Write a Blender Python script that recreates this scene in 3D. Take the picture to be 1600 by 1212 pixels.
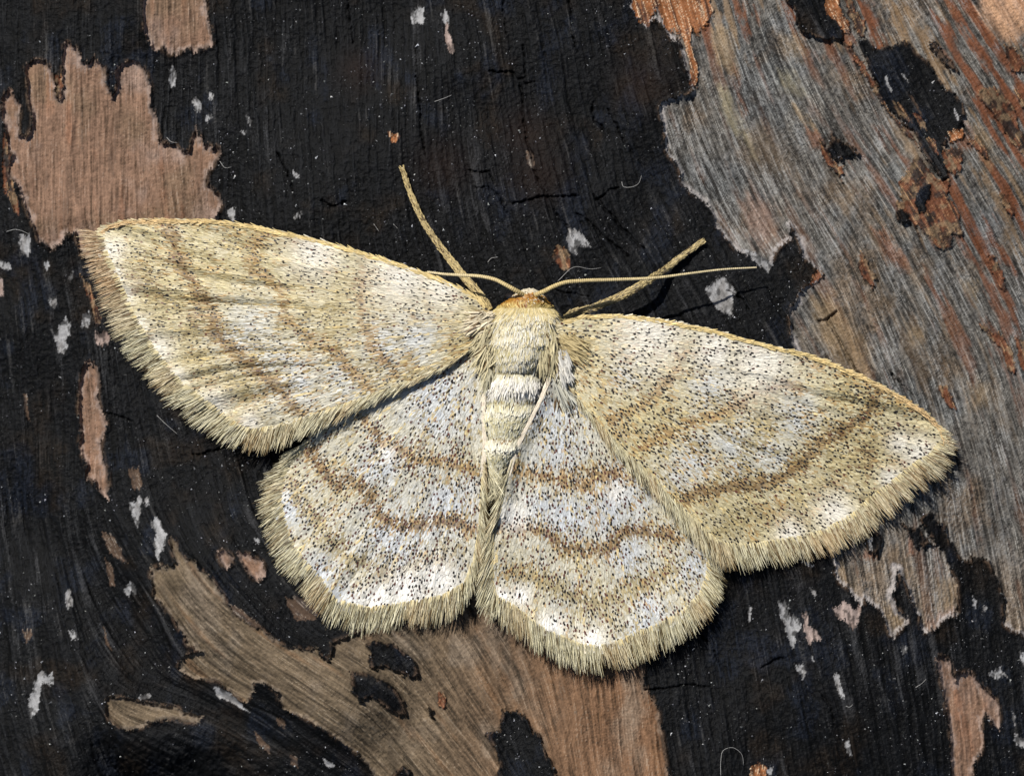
# Macro photograph of a speckled moth resting on a charred, peeling log.
# 1 Blender unit = 1 centimetre (unit scale 0.01).
import bpy, math
import numpy as np
from mathutils import Vector
from mathutils.geometry import delaunay_2d_cdt

for o in list(bpy.data.objects):
    bpy.data.objects.remove(o, do_unlink=True)
scene = bpy.context.scene
col = scene.collection
scene.unit_settings.system = 'METRIC'
scene.unit_settings.scale_length = 0.01

# ------------------------------------------------------------------ camera
H = 11.11                    # camera height above the top of the log, cm
K = 600.0                    # photo pixels per cm on the plane z = 0
cam = bpy.data.cameras.new('camera')
cam.lens = 150.0
cam.sensor_width = 36.0
cam.clip_start = 0.1
cam.clip_end = 2000.0
cam.dof.use_dof = True
cam.dof.focus_distance = H - 0.10
cam.dof.aperture_fstop = 2.0
cam_o = bpy.data.objects.new('camera', cam)
cam_o.location = (0, 0, H)
col.objects.link(cam_o)
scene.camera = cam_o

# ------------------------------------------------------------------ light
SUN = Vector((-0.40, 0.56, 0.98)).normalized()      # towards the sun
world = bpy.data.worlds.new('World')
scene.world = world
world.use_nodes = True
wn = world.node_tree
bg = wn.nodes['Background']
sky = wn.nodes.new('ShaderNodeTexSky')
sky.sky_type = 'NISHITA'
sky.sun_disc = False
sky.sun_elevation = math.asin(SUN.z)
sky.sun_rotation = math.atan2(SUN.x, SUN.y)
wn.links.new(sky.outputs[0], bg.inputs['Color'])
bg.inputs['Strength'].default_value = 0.06
sun = bpy.data.lights.new('sun', 'SUN')
sun.energy = 4.8
sun.angle = math.radians(0.6)
sun.color = (1.0, 0.965, 0.91)
sun_o = bpy.data.objects.new('sun', sun)
sun_o.rotation_euler = SUN.to_track_quat('Z', 'Y').to_euler()
sun_o.location = SUN * 30
col.objects.link(sun_o)
vs = scene.view_settings
vs.view_transform = 'Standard'
vs.look = 'None'
vs.exposure = 0.25
vs.gamma = 1.0
vs.use_curve_mapping = False

# ------------------------------------------------------------------ helpers
rng = np.random.default_rng(7)

def at(px, py, z):
    """photo pixel seen on the height z -> x, y in cm"""
    s = (H - z) / H / K
    return (px - 800.0) * s, (606.0 - py) * s

def hash2(ix, iy, seed):
    h = (ix.astype(np.int64) * 374761393 + iy.astype(np.int64) * 668265263 + seed * 974634777) & 0xffffffff
    h = ((h ^ (h >> 13)) * 1274126177) & 0xffffffff
    h = h ^ (h >> 16)
    return (h & 0xffff).astype(np.float32) / 65535.0

def vnoise(x, y, seed=0):
    x = np.asarray(x, dtype=np.float32); y = np.asarray(y, dtype=np.float32)
    ix = np.floor(x); iy = np.floor(y)
    fx = x - ix; fy = y - iy
    fx = fx * fx * (3 - 2 * fx); fy = fy * fy * (3 - 2 * fy)
    ix = ix.astype(np.int64); iy = iy.astype(np.int64)
    a = hash2(ix, iy, seed); b = hash2(ix + 1, iy, seed)
    c = hash2(ix, iy + 1, seed); d = hash2(ix + 1, iy + 1, seed)
    return (a * (1 - fx) + b * fx) * (1 - fy) + (c * (1 - fx) + d * fx) * fy

def fbm(x, y, seed=0, octaves=4):
    s = 0; amp = 0.5; tot = 0
    for i in range(octaves):
        s = s + amp * vnoise(x * 2 ** i + 17.3 * i, y * 2 ** i - 9.1 * i, seed + i * 31)
        tot += amp; amp *= 0.5
    return s / tot          # 0..1

def sstep(a, b, x):
    t = np.clip((x - a) / (b - a), 0, 1)
    return t * t * (3 - 2 * t)

def seg_dist(px, py, pts, closed=False):
    """distance to a polyline"""
    n = len(pts)
    d = np.full(np.shape(px), 1e9, dtype=np.float32)
    for i in range(n if closed else n - 1):
        ax, ay = pts[i]; bx, by = pts[(i + 1) % n]
        ex, ey = bx - ax, by - ay
        l2 = ex * ex + ey * ey + 1e-9
        t = np.clip(((px - ax) * ex + (py - ay) * ey) / l2, 0, 1)
        d = np.minimum(d, (px - ax - t * ex) ** 2 + (py - ay - t * ey) ** 2)
    return np.sqrt(d)

def inside_poly(px, py, pts):
    ins = np.zeros(np.shape(px), dtype=bool)
    n = len(pts)
    for i in range(n):
        ax, ay = pts[i]; bx, by = pts[(i + 1) % n]
        if ay == by:
            continue
        c = (ay > py) != (by > py)
        ins ^= c & (px < (bx - ax) * (py - ay) / (by - ay) + ax)
    return ins

def make_mesh(name, V, F, mat, parent=None, C=None, smooth=True, loc=None):
    V = np.asarray(V, dtype=np.float32); F = np.asarray(F, dtype=np.int32)
    me = bpy.data.meshes.new(name)
    k = F.shape[1]
    me.vertices.add(len(V)); me.vertices.foreach_set('co', V.ravel())
    me.loops.add(F.size); me.loops.foreach_set('vertex_index', F.ravel())
    me.polygons.add(len(F))
    me.polygons.foreach_set('loop_start', np.arange(0, F.size, k, dtype=np.int32))
    me.polygons.foreach_set('use_smooth', np.full(len(F), smooth, dtype=bool))
    me.update(calc_edges=True)
    if C is not None:
        C = np.asarray(C, dtype=np.float32)
        if C.shape[1] == 3:
            C = np.concatenate([C, np.ones((len(C), 1), np.float32)], 1)
        at_ = me.attributes.new('Col', 'FLOAT_COLOR', 'POINT')
        at_.data.foreach_set('color', C.ravel())
    me.materials.append(mat)
    o = bpy.data.objects.new(name, me)
    col.objects.link(o)
    if parent is not None:
        o.parent = parent
        o.matrix_parent_inverse = parent.matrix_world.inverted()
    return o

def material(name, rough=0.6, spec=0.3, noise_scale=300.0, noise_amt=0.25, bump=0.3, bump_dist=0.001,
             base=None, translucent=0.0, rough_var=0.0):
    m = bpy.data.materials.new(name); m.use_nodes = True
    nt = m.node_tree; N = nt.nodes; L = nt.links
    bs = N['Principled BSDF']; out = N['Material Output']
    tc = N.new('ShaderNodeTexCoord')
    nz = N.new('ShaderNodeTexNoise'); nz.inputs['Scale'].default_value = noise_scale
    nz.inputs['Detail'].default_value = 4.0
    L.new(tc.outputs['Object'], nz.inputs['Vector'])
    mr = N.new('ShaderNodeMapRange')
    mr.inputs['From Min'].default_value = 0.25; mr.inputs['From Max'].default_value = 0.75
    mr.inputs['To Min'].default_value = 1 - noise_amt; mr.inputs['To Max'].default_value = 1 + noise_amt
    L.new(nz.outputs['Fac'], mr.inputs['Value'])
    mx = N.new('ShaderNodeVectorMath'); mx.operation = 'SCALE'
    if base is None:
        a = N.new('ShaderNodeAttribute'); a.attribute_name = 'Col'
        L.new(a.outputs['Color'], mx.inputs[0])
    else:
        rgb = N.new('ShaderNodeRGB'); rgb.outputs[0].default_value = (*base, 1)
        L.new(rgb.outputs[0], mx.inputs[0])
    L.new(mr.outputs['Result'], mx.inputs['Scale'])
    L.new(mx.outputs[0], bs.inputs['Base Color'])
    bs.inputs['Roughness'].default_value = rough
    bs.inputs['Specular IOR Level'].default_value = spec
    if rough_var:
        m2 = N.new('ShaderNodeMapRange')
        m2.inputs['To Min'].default_value = rough - rough_var; m2.inputs['To Max'].default_value = rough + rough_var
        L.new(nz.outputs['Fac'], m2.inputs['Value']); L.new(m2.outputs['Result'], bs.inputs['Roughness'])
    if bump:
        bp = N.new('ShaderNodeBump'); bp.inputs['Strength'].default_value = bump
        bp.inputs['Distance'].default_value = bump_dist
        L.new(nz.outputs['Fac'], bp.inputs['Height']); L.new(bp.outputs['Normal'], bs.inputs['Normal'])
    if translucent:
        tr = N.new('ShaderNodeBsdfTranslucent'); L.new(mx.outputs[0], tr.inputs['Color'])
        ms = N.new('ShaderNodeMixShader'); ms.inputs[0].default_value = translucent
        L.new(bs.outputs[0], ms.inputs[1]); L.new(tr.outputs[0], ms.inputs[2])
        L.new(ms.outputs[0], out.inputs['Surface'])
    return m

M_CHAR = material('charred_crust', rough=0.6, spec=0.09, noise_scale=260, noise_amt=0.6, bump=0.8, bump_dist=0.003, rough_var=0.15)
M_WOOD = material('bare_wood', rough=0.8, spec=0.15, noise_scale=320, noise_amt=0.22, bump=0.4, bump_dist=0.001)
M_GREY = material('weathered_wood', rough=0.8, spec=0.2, noise_scale=320, noise_amt=0.3, bump=0.5, bump_dist=0.001)
M_PALE = material('pale_bark', rough=0.75, spec=0.2, noise_scale=300, noise_amt=0.18, bump=0.3, bump_dist=0.001)
M_RUST = material('rusty_wood', rough=0.7, spec=0.25, noise_scale=280, noise_amt=0.35, bump=0.5, bump_dist=0.001)
M_DUST = material('ash_dust', rough=0.6, spec=0.4, noise_scale=90, noise_amt=0.3, bump=0)
M_SCALE = material('wing_scales', rough=0.48, spec=0.28, noise_scale=220, noise_amt=0.1, bump=0, translucent=0.10)
M_HAIR = material('moth_hair', rough=0.5, spec=0.3, noise_scale=160, noise_amt=0.15, bump=0, translucent=0.10)
M_MEMB = material('wing_membrane', rough=0.7, spec=0.2, noise_scale=90, noise_amt=0.25, bump=0.2, base=(0.30, 0.23, 0.13))
M_BODY = material('moth_body', rough=0.7, spec=0.2, noise_scale=120, noise_amt=0.25, bump=0.4, bump_dist=0.002)
M_EYE = material('moth_eye', rough=0.25, spec=0.5, noise_scale=200, noise_amt=0.3, bump=0.2, base=(0.015, 0.012, 0.012))
M_FIBRE = material('stray_fibre', rough=0.5, spec=0.3, noise_scale=60, noise_amt=0.2, bump=0, base=(0.30, 0.29, 0.275))
M_SOIL = material('forest_soil', rough=0.95, spec=0.1, noise_scale=1.2, noise_amt=0.5, bump=0.6, bump_dist=0.3, base=(0.06, 0.045, 0.03))

# ------------------------------------------------------------------ ground
gx = np.array([[-400, -400, -10.0], [400, -400, -10.0], [400, 400, -10.0], [-400, 400, -10.0]])
ground = make_mesh('ground', gx, [[0, 1, 2, 3]], M_SOIL)
ground['kind'] = 'structure'

# ------------------------------------------------------------------ log: pattern traced on the photo
R_LOG = 5.0
log = bpy.data.objects.new('charred_log', None)
log.location = (0, 0, -10.0)
col.objects.link(log)
log['label'] = 'charred weathered log with flaking black crust, bare brown wood and grey fibres under the moth'
log['category'] = 'log'
bpy.context.view_layer.update()

S1, S2 = 540 / 1596.0, 540 / 1589.0
BASE = {'A': (0, 0, S1), 'B': (530, 0, S1), 'C': (1060, 0, S1), 'D': (0, 400, S1), 'E': (530, 400, S1),
        'F': (1060, 400, S1), 'G': (0, 800, S2), 'H': (530, 800, S2), 'I': (1060, 800, S2), 'P': (0, 0, 1.0)}

def tr(reg, s):
    bx, by, k = BASE[reg]
    v = [float(t) for t in s.replace(',', ' ').split()]
    return [(bx + v[i] * k, by + v[i + 1] * k) for i in range(0, len(v), 2)]

# kind: W brown wood, L olive wood, G grey wood, P pale fleck, K pinkish pale, R rust, O orange, C char, T peach, D dim brown
POLY = [
 ('G', 'P', '985,-400 987,5 997,24 1010,50 1020,30 1030,42 1040,50 1050,60 1060,65 1066,80 1072,110 1080,130 1083,145 1075,148 1066,152 1050,155 1030,165 1034,185 1035,205 1040,230 1052,255 1062,270 1070,295 1090,308 1110,325 1117,342 1115,350 1140,380 1160,400 1190,418 1205,412 1210,395 1225,380 1238,372 1232,355 1240,360 1250,375 1256,400 1272,415 1283,425 1270,440 1258,450 1250,465 1236,480 1232,495 1237,520 1243,550 1250,600 1300,700 1310,790 1300,850 1301,871 1308,892 1315,912 1328,926 1335,936 1344,950 1349,936 1359,939 1376,956 1383,970 1390,994 1395,1000 1407,985 1417,973 1420,963 1400,950 1393,929 1400,912 1400,888 1410,899 1420,922 1429,946 1436,966 1444,987 1461,983 1478,966 1495,960 1510,975 1560,975 1573,980 1600,992 1700,1010 2800,1100 2800,-400'),
 ('W', 'A', '650,-900 655,60 665,130 690,215 705,238 760,225 800,250 870,230 930,235 985,205 985,150 970,110 955,60 935,-900'),
 ('W', 'A', '120,300 160,280 215,290 245,350 265,460 280,470 295,440 290,300 300,200 330,195 355,230 370,290 400,295 430,255 480,310 500,400 520,445 535,420 535,330 580,280 640,290 680,330 700,400 700,480 725,560 735,640 760,660 820,670 845,715 880,690 905,580 935,650 970,690 1025,690 1010,740 955,790 950,860 1010,900 1030,930 990,1010 1010,1060 900,1150 600,1200 370,1180 345,1075 300,1080 280,1130 240,1140 165,1110 150,1040 120,960 95,900 85,850 50,860 35,780 60,740 20,620 5,560 10,470 45,410 75,440 95,480 80,550 85,620 130,635 150,560 135,480 120,400'),
 ('R', 'A', '10,600 30,660 45,720 40,800 55,880 80,920 85,990 65,980 30,900 10,840 8,720'),
 ('R', 'A', '255,345 290,345 290,450 275,470 260,430'),
 ('C', 'A', '500,330 545,380 540,430 520,446 497,400'),
 ('P', 'A', '795,305 812,340 815,400 800,412 783,370 785,320'),
 ('P', 'A', '970,425 990,440 985,465 970,455'),
 ('P', 'A', '890,460 910,455 930,470 925,520 905,510'),
 ('P', 'A', '955,530 980,540 985,555 950,560'),
 ('P', 'A', '1140,540 1165,545 1155,575 1140,570'),
 ('P', 'A', '1350,780 1370,790 1385,815 1360,820'),
 ('P', 'A', '1350,1000 1390,975 1395,990 1360,1012'),
 ('P', 'A', '1055,960 1080,955 1082,1010 1070,1032 1060,1010'),
 ('P', 'A', '1108,600 1142,608 1130,622'),
 ('P', 'A', '85,1080 130,1075 140,1150 120,1180 90,1160'),
 ('P', 'D', '200,30 225,28 230,60 210,70'),
 ('P', 'D', '225,195 265,190 268,225 240,232'),
 ('P', 'D', '265,310 300,280 330,300 325,360 308,380 305,450 285,455 255,400 232,350 255,345'),
 ('P', 'D', '380,280 410,262 425,290 415,330 380,325'),
 ('K', 'D', '440,360 490,350 510,380 495,415 445,405'),
 ('P', 'D', '320,75 335,80 330,120 320,110'),
 ('P', 'D', '-10,20 40,25 45,60 -10,60'),
 ('K', 'D', '-20,110 18,120 20,180 -20,200'),
 ('R', 'D', '370,100 400,130 430,180 450,230 470,300 440,330 430,250 400,180 380,140'),
 ('W', 'D', '400,480 440,495 458,540 455,650 470,700 495,770 480,830 460,860 470,920 495,1000 500,1060 497,1130 470,1090 430,1030 395,1020 400,970 370,920 362,850 375,780 365,680 362,590 380,530'),
 ('D', 'D', '595,985 640,975 655,1050 640,1090 610,1060'),
 ('P', 'D', '600,1150 640,1110 660,1130 640,1212 615,1200'),
 ('P', 'D', '668,1120 690,1115 695,1145 672,1145'),
 ('D', 'D', '105,640 125,645 130,750 118,740'),
 ('P', 'G', '690,30 735,28 750,80 772,95 760,150 735,180 730,230 712,190 705,140 715,100 690,60'),
 ('P', 'G', '610,5 635,10 645,50 630,60'),
 ('L', 'P', '265,834 275,848 289,875 306,871 311,888 333,905 340,916 357,950 391,963 418,990 442,1004 476,1018 497,1012 530,1000 564,985 600,955 700,900 900,960 1000,1000 1004,1041 1006,1072 1023,1092 1030,1123 1040,1174 1046,1250 1060,1500 600,1500 600,1260 584,1208 550,1170 540,1167 510,1143 476,1123 438,1106 435,1082 415,1063 398,1065 394,1089 384,1096 360,1082 340,1063 326,1065 299,1058 275,1045 282,1035 289,1021 316,1018 303,1007 292,1004 277,980 265,960 243,936 238,916 235,885 250,884 268,886 277,880 268,860'),
 ('C', 'H', '120,600 180,585 250,610 310,640 350,700 375,750 320,765 260,730 200,710 140,720 130,680 150,640'),
 ('C', 'H', '50,750 100,740 160,770 220,780 260,820 310,870 315,930 270,940 220,910 150,850 110,860 90,880 65,830'),
 ('R', 'H', '455,830 480,835 500,870 485,905 460,890'),
 ('C', 'H', '416,905 437,912 432,942 416,932'),
 ('C', 'H', '745,910 800,915 860,950 890,1010 920,1020 940,1090 970,1130 1000,1212 1100,1800 720,1800 735,1200 730,1110 700,1060 675,1030 690,1005 740,1010 735,960'),
 ('C', 'H', '255,1180 290,1168 330,1180 335,1800 250,1800'),
 ('C', 'G', '1460,640 1490,600 1530,620 1515,680 1480,680'),
 ('W', 'G', '1000,170 1050,185 1075,215 1065,250 1040,265 1010,225'),
 ('W', 'G', '1090,190 1130,180 1160,200 1215,225 1225,295 1180,318 1150,290 1110,240'),
 ('D', 'G', '1320,390 1400,400 1450,430 1470,480 1400,500 1350,480'),
 ('D', 'G', '1050,430 1120,450 1200,520 1180,540 1100,490'),
 ('L', 'G', '485,850 530,845 600,860 700,880 790,890 850,920 940,930 930,960 850,960 740,950 680,960 650,990 580,1000 520,970 490,930'),
 ('P', 'G', '570,345 600,320 625,345 628,380 605,370 590,385 572,375'),
 ('P', 'G', '295,370 315,355 330,400 330,440 300,430'),
 ('P', 'G', '155,770 200,720 250,740 245,775 190,790 180,840 170,900 155,960 125,900 120,850 150,820'),
 ('P', 'G', '310,540 340,540 360,575 330,585'),
 ('D', 'G', '100,550 140,540 150,570 120,600'),
 ('P', 'G', '640,840 680,830 690,850 650,860'),
 ('P', 'G', '980,810 1010,805 1060,830 1100,870 1150,920 1080,890 1000,850'),
 ('P', 'G', '1490,1130 1530,1150 1545,1175 1500,1160'),
 ('D', 'G', '1260,930 1300,950 1320,1000 1280,980'),
 ('D', 'G', '1160,1010 1200,1030 1250,1090 1240,1110 1190,1070'),
 ('P', 'G', '1168,118 1192,118 1197,140 1176,138'),
 ('D', 'G', '460,90 520,110 560,170 580,230 550,230 500,170'),
 ('D', 'G', '480,200 510,250 530,340 510,340 490,280'),
 ('D', 'G', '470,510 490,560 512,640 492,610'),
 ('D', 'G', '1330,1110 1365,1130 1370,1170 1340,1160'),
 ('P', 'B', '345,50 365,28 390,45 395,90 385,125 350,105 335,125 330,85'),
 ('P', 'B', '460,70 500,58 512,80 505,110 485,110'),
 ('K', 'B', '488,120 505,115 503,150 520,190 535,225 510,250 490,190'),
 ('O', 'B', '225,615 250,625 280,620 265,665 240,650'),
 ('P', 'B', '1050,1060 1110,1065 1165,1140 1110,1140 1085,1185 1060,1150'),
 ('R', 'B', '1000,1140 1040,1140 1070,1180 1060,1260 1020,1230 985,1190'),
 ('D', 'B', '862,695 890,705 905,760 895,790 875,760'),
 ('P', 'F', '290,-10 380,-10 440,30 410,65 380,50 320,15'),
 ('P', 'F', '125,150 160,110 215,95 262,150 250,280 205,260 160,205'),
 ('O', 'P', '987,-40 990,8 1002,35 1012,50 1018,25 1028,15 1035,42 1050,50 1066,62 1074,80 1078,105 1080,135 1092,142 1092,112 1082,75 1078,35 1090,50 1103,42 1114,22 1104,-40'),
 ('C', 'C', '490,-500 500,10 530,40 545,100 580,150 640,180 700,170 750,190 755,140 720,90 690,60 680,-500'),
 ('O', 'C', '680,-500 685,60 720,90 760,150 800,170 780,100 740,30 745,-500'),
 ('R', 'C', '755,-20 800,0 820,60 860,90 860,180 830,170 800,110 775,40'),
 ('C', 'C', '820,200 870,190 920,215 960,210 980,225 1050,195 1090,230 1150,280 1190,340 1220,400 1280,440 1320,490 1330,540 1290,570 1280,630 1240,640 1220,680 1240,740 1245,820 1210,830 1180,780 1120,690 1090,620 1030,560 970,500 930,460 920,400 880,330 870,270'),
 ('C', 'C', '1150,200 1190,210 1260,290 1290,340 1250,330 1200,270'),
 ('R', 'C', '760,200 800,220 850,290 890,360 930,440 970,510 1050,600 1110,680 1060,640 980,540 920,470 870,380 830,300'),
 ('R', 'C', '640,640 690,690 720,750 770,790 760,830 720,790 670,730'),
 ('C', 'C', '700,630 740,640 770,660 820,690 840,720 780,720 745,740 710,730 690,690'),
 ('R', 'C', '1110,720 1150,780 1200,840 1250,830 1240,900 1290,970 1320,1060 1310,1090 1270,1075 1260,1140 1230,1170 1180,1130 1120,1070 1060,1010 1000,980 1040,930 1020,860 1060,800 1090,740'),
 ('C', 'C', '1110,870 1160,850 1165,900 1140,930 1150,980 1110,985 1085,930'),
 ('C', 'C', '1005,980 1050,975 1070,1010 1050,1040 1010,1020'),
 ('P', 'C', '943,350 955,350 987,420 976,428'), ('P', 'C', '1033,340 1047,345 1064,385 1050,375'), ('P', 'C', '1262,498 1276,508 1290,548 1276,548'),
 ('R', 'C', '1090,520 1120,530 1150,600 1115,590'), ('R', 'C', '990,470 1060,510 1080,570 1020,530'), ('R', 'C', '1150,640 1185,650 1200,720 1170,700'),
 ('D', 'C', '1060,430 1085,440 1130,530 1105,510'), ('O', 'C', '1245,610 1285,590 1320,600 1300,650 1250,660'),
 ('R', 'C', '1210,700 1280,680 1310,720 1300,800 1250,790'),
 ('R', 'C', '1380,430 1450,400 1500,440 1540,500 1580,600 1620,700 1620,760 1560,680 1500,600 1440,520'),
 ('R', 'C', '1320,650 1380,640 1430,700 1440,750 1400,700'),
 ('R', 'C', '1500,200 1540,210 1600,290 1620,340 1560,330 1510,260'),
 ('R', 'C', '1480,880 1510,900 1550,970 1540,1010 1490,930'),
 ('R', 'C', '1550,430 1620,400 1640,520 1590,500'),
 ('R', 'F', '840,-10 880,40 920,110 905,150 860,100 830,40'),
 ('R', 'F', '1420,0 1460,0 1510,100 1520,160 1490,150 1450,70'),
 ('R', 'F', '1380,290 1440,340 1500,370 1540,430 1560,540 1520,530 1490,430 1440,390'),
 ('R', 'F', '1560,370 1620,400 1620,560 1570,480'),
 ('R', 'F', '1200,600 1240,590 1270,660 1280,730 1250,700 1220,650'),
 ('R', 'F', '600,130 640,60 690,90 640,110 600,140'),
 ('C', 'I', '1005,15 1040,60 1050,75 1100,75 1125,100 1140,125 1180,150 1090,150 1055,120 1040,80'),
 ('C', 'I', '1165,-5 1165,40 1235,50 1240,110 1270,150 1300,215 1350,215 1400,200 1430,230 1465,290 1495,360 1500,430 1495,490 1510,560 1300,560 1282,470 1285,400 1270,310 1235,240 1200,150 1150,90 1105,40 1130,0'),
 ('C', 'I', '870,80 920,90 940,130 920,200 880,190 850,150 850,90'),
 ('P', 'I', '866,115 885,112 892,180 875,172'),
 ('W', 'I', '1190,670 1250,665 1260,720 1280,790 1290,740 1350,730 1380,790 1420,820 1460,850 1475,920 1470,1000 1440,950 1410,920 1395,970 1410,1060 1395,1110 1360,1140 1360,1212 1380,1700 1250,1700 1260,1180 1255,1100 1250,1000 1230,900 1205,800'),
 ('P', 'I', '455,420 490,410 515,440 500,460 550,490 560,540 540,590 525,630 505,590 490,520 470,470'),
 ('K', 'I', '565,470 590,465 600,520 640,540 665,590 600,600 575,540'),
 ('P', 'I', '600,345 630,370 625,395 605,370'),
 ('K', 'I', '715,440 770,415 800,440 830,430 835,500 810,545 770,510 720,480'),
 ('P', 'I', '705,745 740,740 750,800 762,850 740,850 715,780'),
 ('P', 'I', '535,700 580,690 585,740 565,755'),
 ('P', 'I', '605,650 620,660 618,690'),
 ('P', 'I', '763,1045 785,1048 797,1107 780,1107'),
 ('P', 'I', '1020,620 1060,615 1055,645 1035,650'),
 ('P', 'I', '1420,735 1480,715 1510,750 1450,755'),
 ('P', 'I', '1350,390 1375,395 1370,440 1355,430'),
 ('P', 'I', '1400,430 1420,435 1418,455 1402,450'),
 ('O', 'I', '325,1210 330,1170 370,1155 405,1175 400,1300 330,1300'),
 ('P', 'I', '408,1180 440,1165 432,1200 410,1210'),
 ('P', 'I', '318,440 336,440 332,492 318,484'),
 ('P', 'I', '560,222 640,235 600,250'),
 ('P', 'I', '1535,920 1552,950 1545,1000'),
 ('P', 'I', '1540,1020 1600,1050 1600,1090 1560,1070'),
 ('P', 'I', '1575,650 1620,640 1620,730 1585,700'),
]
# soft stains on the grey wood (colour only): (colour, region, polygon, softness px)
TAN = (0.20, 0.14, 0.078); RST = (0.13, 0.05, 0.022); PNK = (0.20, 0.13, 0.098); BRN = (0.12, 0.085, 0.053); YEL = (0.24, 0.21, 0.135); PEA = (0.5, 0.29, 0.17)
STAIN = [
 (PEA, 'C', '1380,-500 1385,0 1400,70 1440,130 1500,180 1560,190 1620,120 2600,60 2600,-500', 11),
 (RST, 'C', '255,0 290,20 320,80 300,90 265,40', 4), (RST, 'C', '340,10 365,60 375,120 350,70', 4),
 (TAN, 'C', '150,150 230,130 260,230 280,370 260,360 220,320 180,300 160,230', 8),
 (RST, 'C', '250,300 270,330 290,430 330,520 310,530 270,450', 6),
 (YEL, 'C', '190,400 240,450 270,560 340,690 360,740 320,720 260,600 210,500', 7),
 (PNK, 'C', '330,900 420,960 440,1080 400,1150 350,1080 310,980', 14),
 (BRN, 'C', '370,560 450,620 520,740 540,820 450,780 330,760 280,720 340,640', 22),
 (TAN, 'C', '520,480 560,490 600,540 640,620 600,590 540,540', 6),
 (RST, 'C', '580,600 640,620 660,680 620,680', 5),
 (RST, 'C', '900,1070 950,1060 1000,1150 1060,1200 1060,1250 980,1210', 8),
 (TAN, 'C', '480,180 560,170 580,260 500,250', 16),
 (YEL, 'C', '470,330 530,350 560,440 500,400', 14),
 (TAN, 'F', '600,200 700,190 740,230 800,300 850,400 890,560 800,560 720,450 650,380 640,300', 14),
 (TAN, 'F', '1060,330 1130,310 1140,380 1080,400', 14), (TAN, 'F', '1360,600 1420,600 1420,680 1370,690', 14),
 (BRN, 'F', '1180,960 1260,1010 1260,1090 1200,1060', 10), (TAN, 'F', '1330,120 1380,130 1370,210 1340,180', 10),
 (TAN, 'C', '1180,0 1230,20 1260,110 1220,90', 7), (RST, 'C', '1210,240 1250,250 1270,290 1230,280', 5),
 (TAN, 'C', '1340,560 1400,600 1460,740 1440,780 1370,660', 9),
 (RST, 'C', '1260,640 1330,600 1380,680 1300,700', 7), (TAN, 'I', '720,220 760,220 800,380 760,340', 10),
 (TAN, 'I', '1200,330 1270,330 1280,460 1210,440', 12), (PNK, 'I', '1140,500 1280,450 1290,490 1140,550', 8),
 (TAN, 'I', '960,420 1050,470 1010,560 970,540', 8), (BRN, 'I', '960,190 1020,160 1100,330 1040,310', 14),
 (RST, 'I', '830,190 920,195 900,215 840,212', 5), (RST, 'I', '1070,150 1090,190 1070,190', 5),
 (RST, 'C', '1020,420 1060,430 1080,500 1040,470', 5), (RST, 'C', '1100,530 1140,540 1150,600 1110,580', 5),
]
CRACK = [
 ('B', '830,380 845,500 860,620 880,700 930,860 1000,980 1060,1060', 1.5), ('B', '690,335 800,340 820,365 860,350', 1.4),
 ('B', '860,380 910,380', 1.1), ('B', '600,790 650,800 700,795 720,850', 1.2),
 ('B', '800,935 880,925 920,905 950,910 1050,910 1110,905', 1.7), ('B', '1060,10 1075,150 1100,240', 1.2),
 ('B', '350,200 365,400 380,600 390,720', 1.0), ('B', '750,0 765,150', 1.0), ('B', '1170,470 1190,560 1215,610', 1.2),
 ('B', '1180,900 1240,980 1330,1080 1400,1150', 1.5), ('B', '1190,920 1240,880 1290,860', 1.3), ('B', '40,0 60,200', 1.1),
 ('B', '1100,980 1250,1110 1330,1180', 1.4), ('B', '850,200 855,345', 1.2), ('B', '1240,500 1300,620 1400,760', 1.0),
 ('I', '380,710 430,685 490,670', 1.6), ('H', '1410,820 1480,810 1589,795 1700,800', 1.3),
 ('D', '480,720 560,740 610,760', 1.4), ('D', '890,910 950,910 1060,890', 1.5), ('B', '640,860 690,860 740,930 800,1010', 1.0),
 ('F', '730,260 690,300 650,300', 2.2), ('F', '690,300 740,380 770,450 840,540', 1.8), ('F', '985,545 1040,600 1100,690', 2.2),
 ('I', '100,560 160,620 200,700', 1.0), ('I', '640,820 700,900 720,980', 1.0), ('A', '1480,930 1540,960 1596,930', 1.4),
 ('A', '1280,700 1330,800 1350,900', 1.0), ('E', '980,150 1100,180 1160,190', 1.0), ('F', '230,160 300,200 330,250', 1.0),
]

# sample coordinates in photo pixels: even inside the frame, stretched outside to reach the log's flanks
STEP = 1.5
def axis(lo, hi, n_out, reach):
    core = np.arange(lo, hi + STEP, STEP)
    k = np.arange(1, n_out + 1)
    g = STEP * k + (reach - STEP * n_out) * (k / n_out) ** 4
    return np.concatenate([(core[0] - g)[::-1], core, core[-1] + g]).astype(np.float32)
ax = axis(-40, 1640, 70, 2050)
ay = axis(-40, 1252, 60, 2600)
PX, PY = np.meshgrid(ax, ay)
NY, NX = PX.shape

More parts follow.
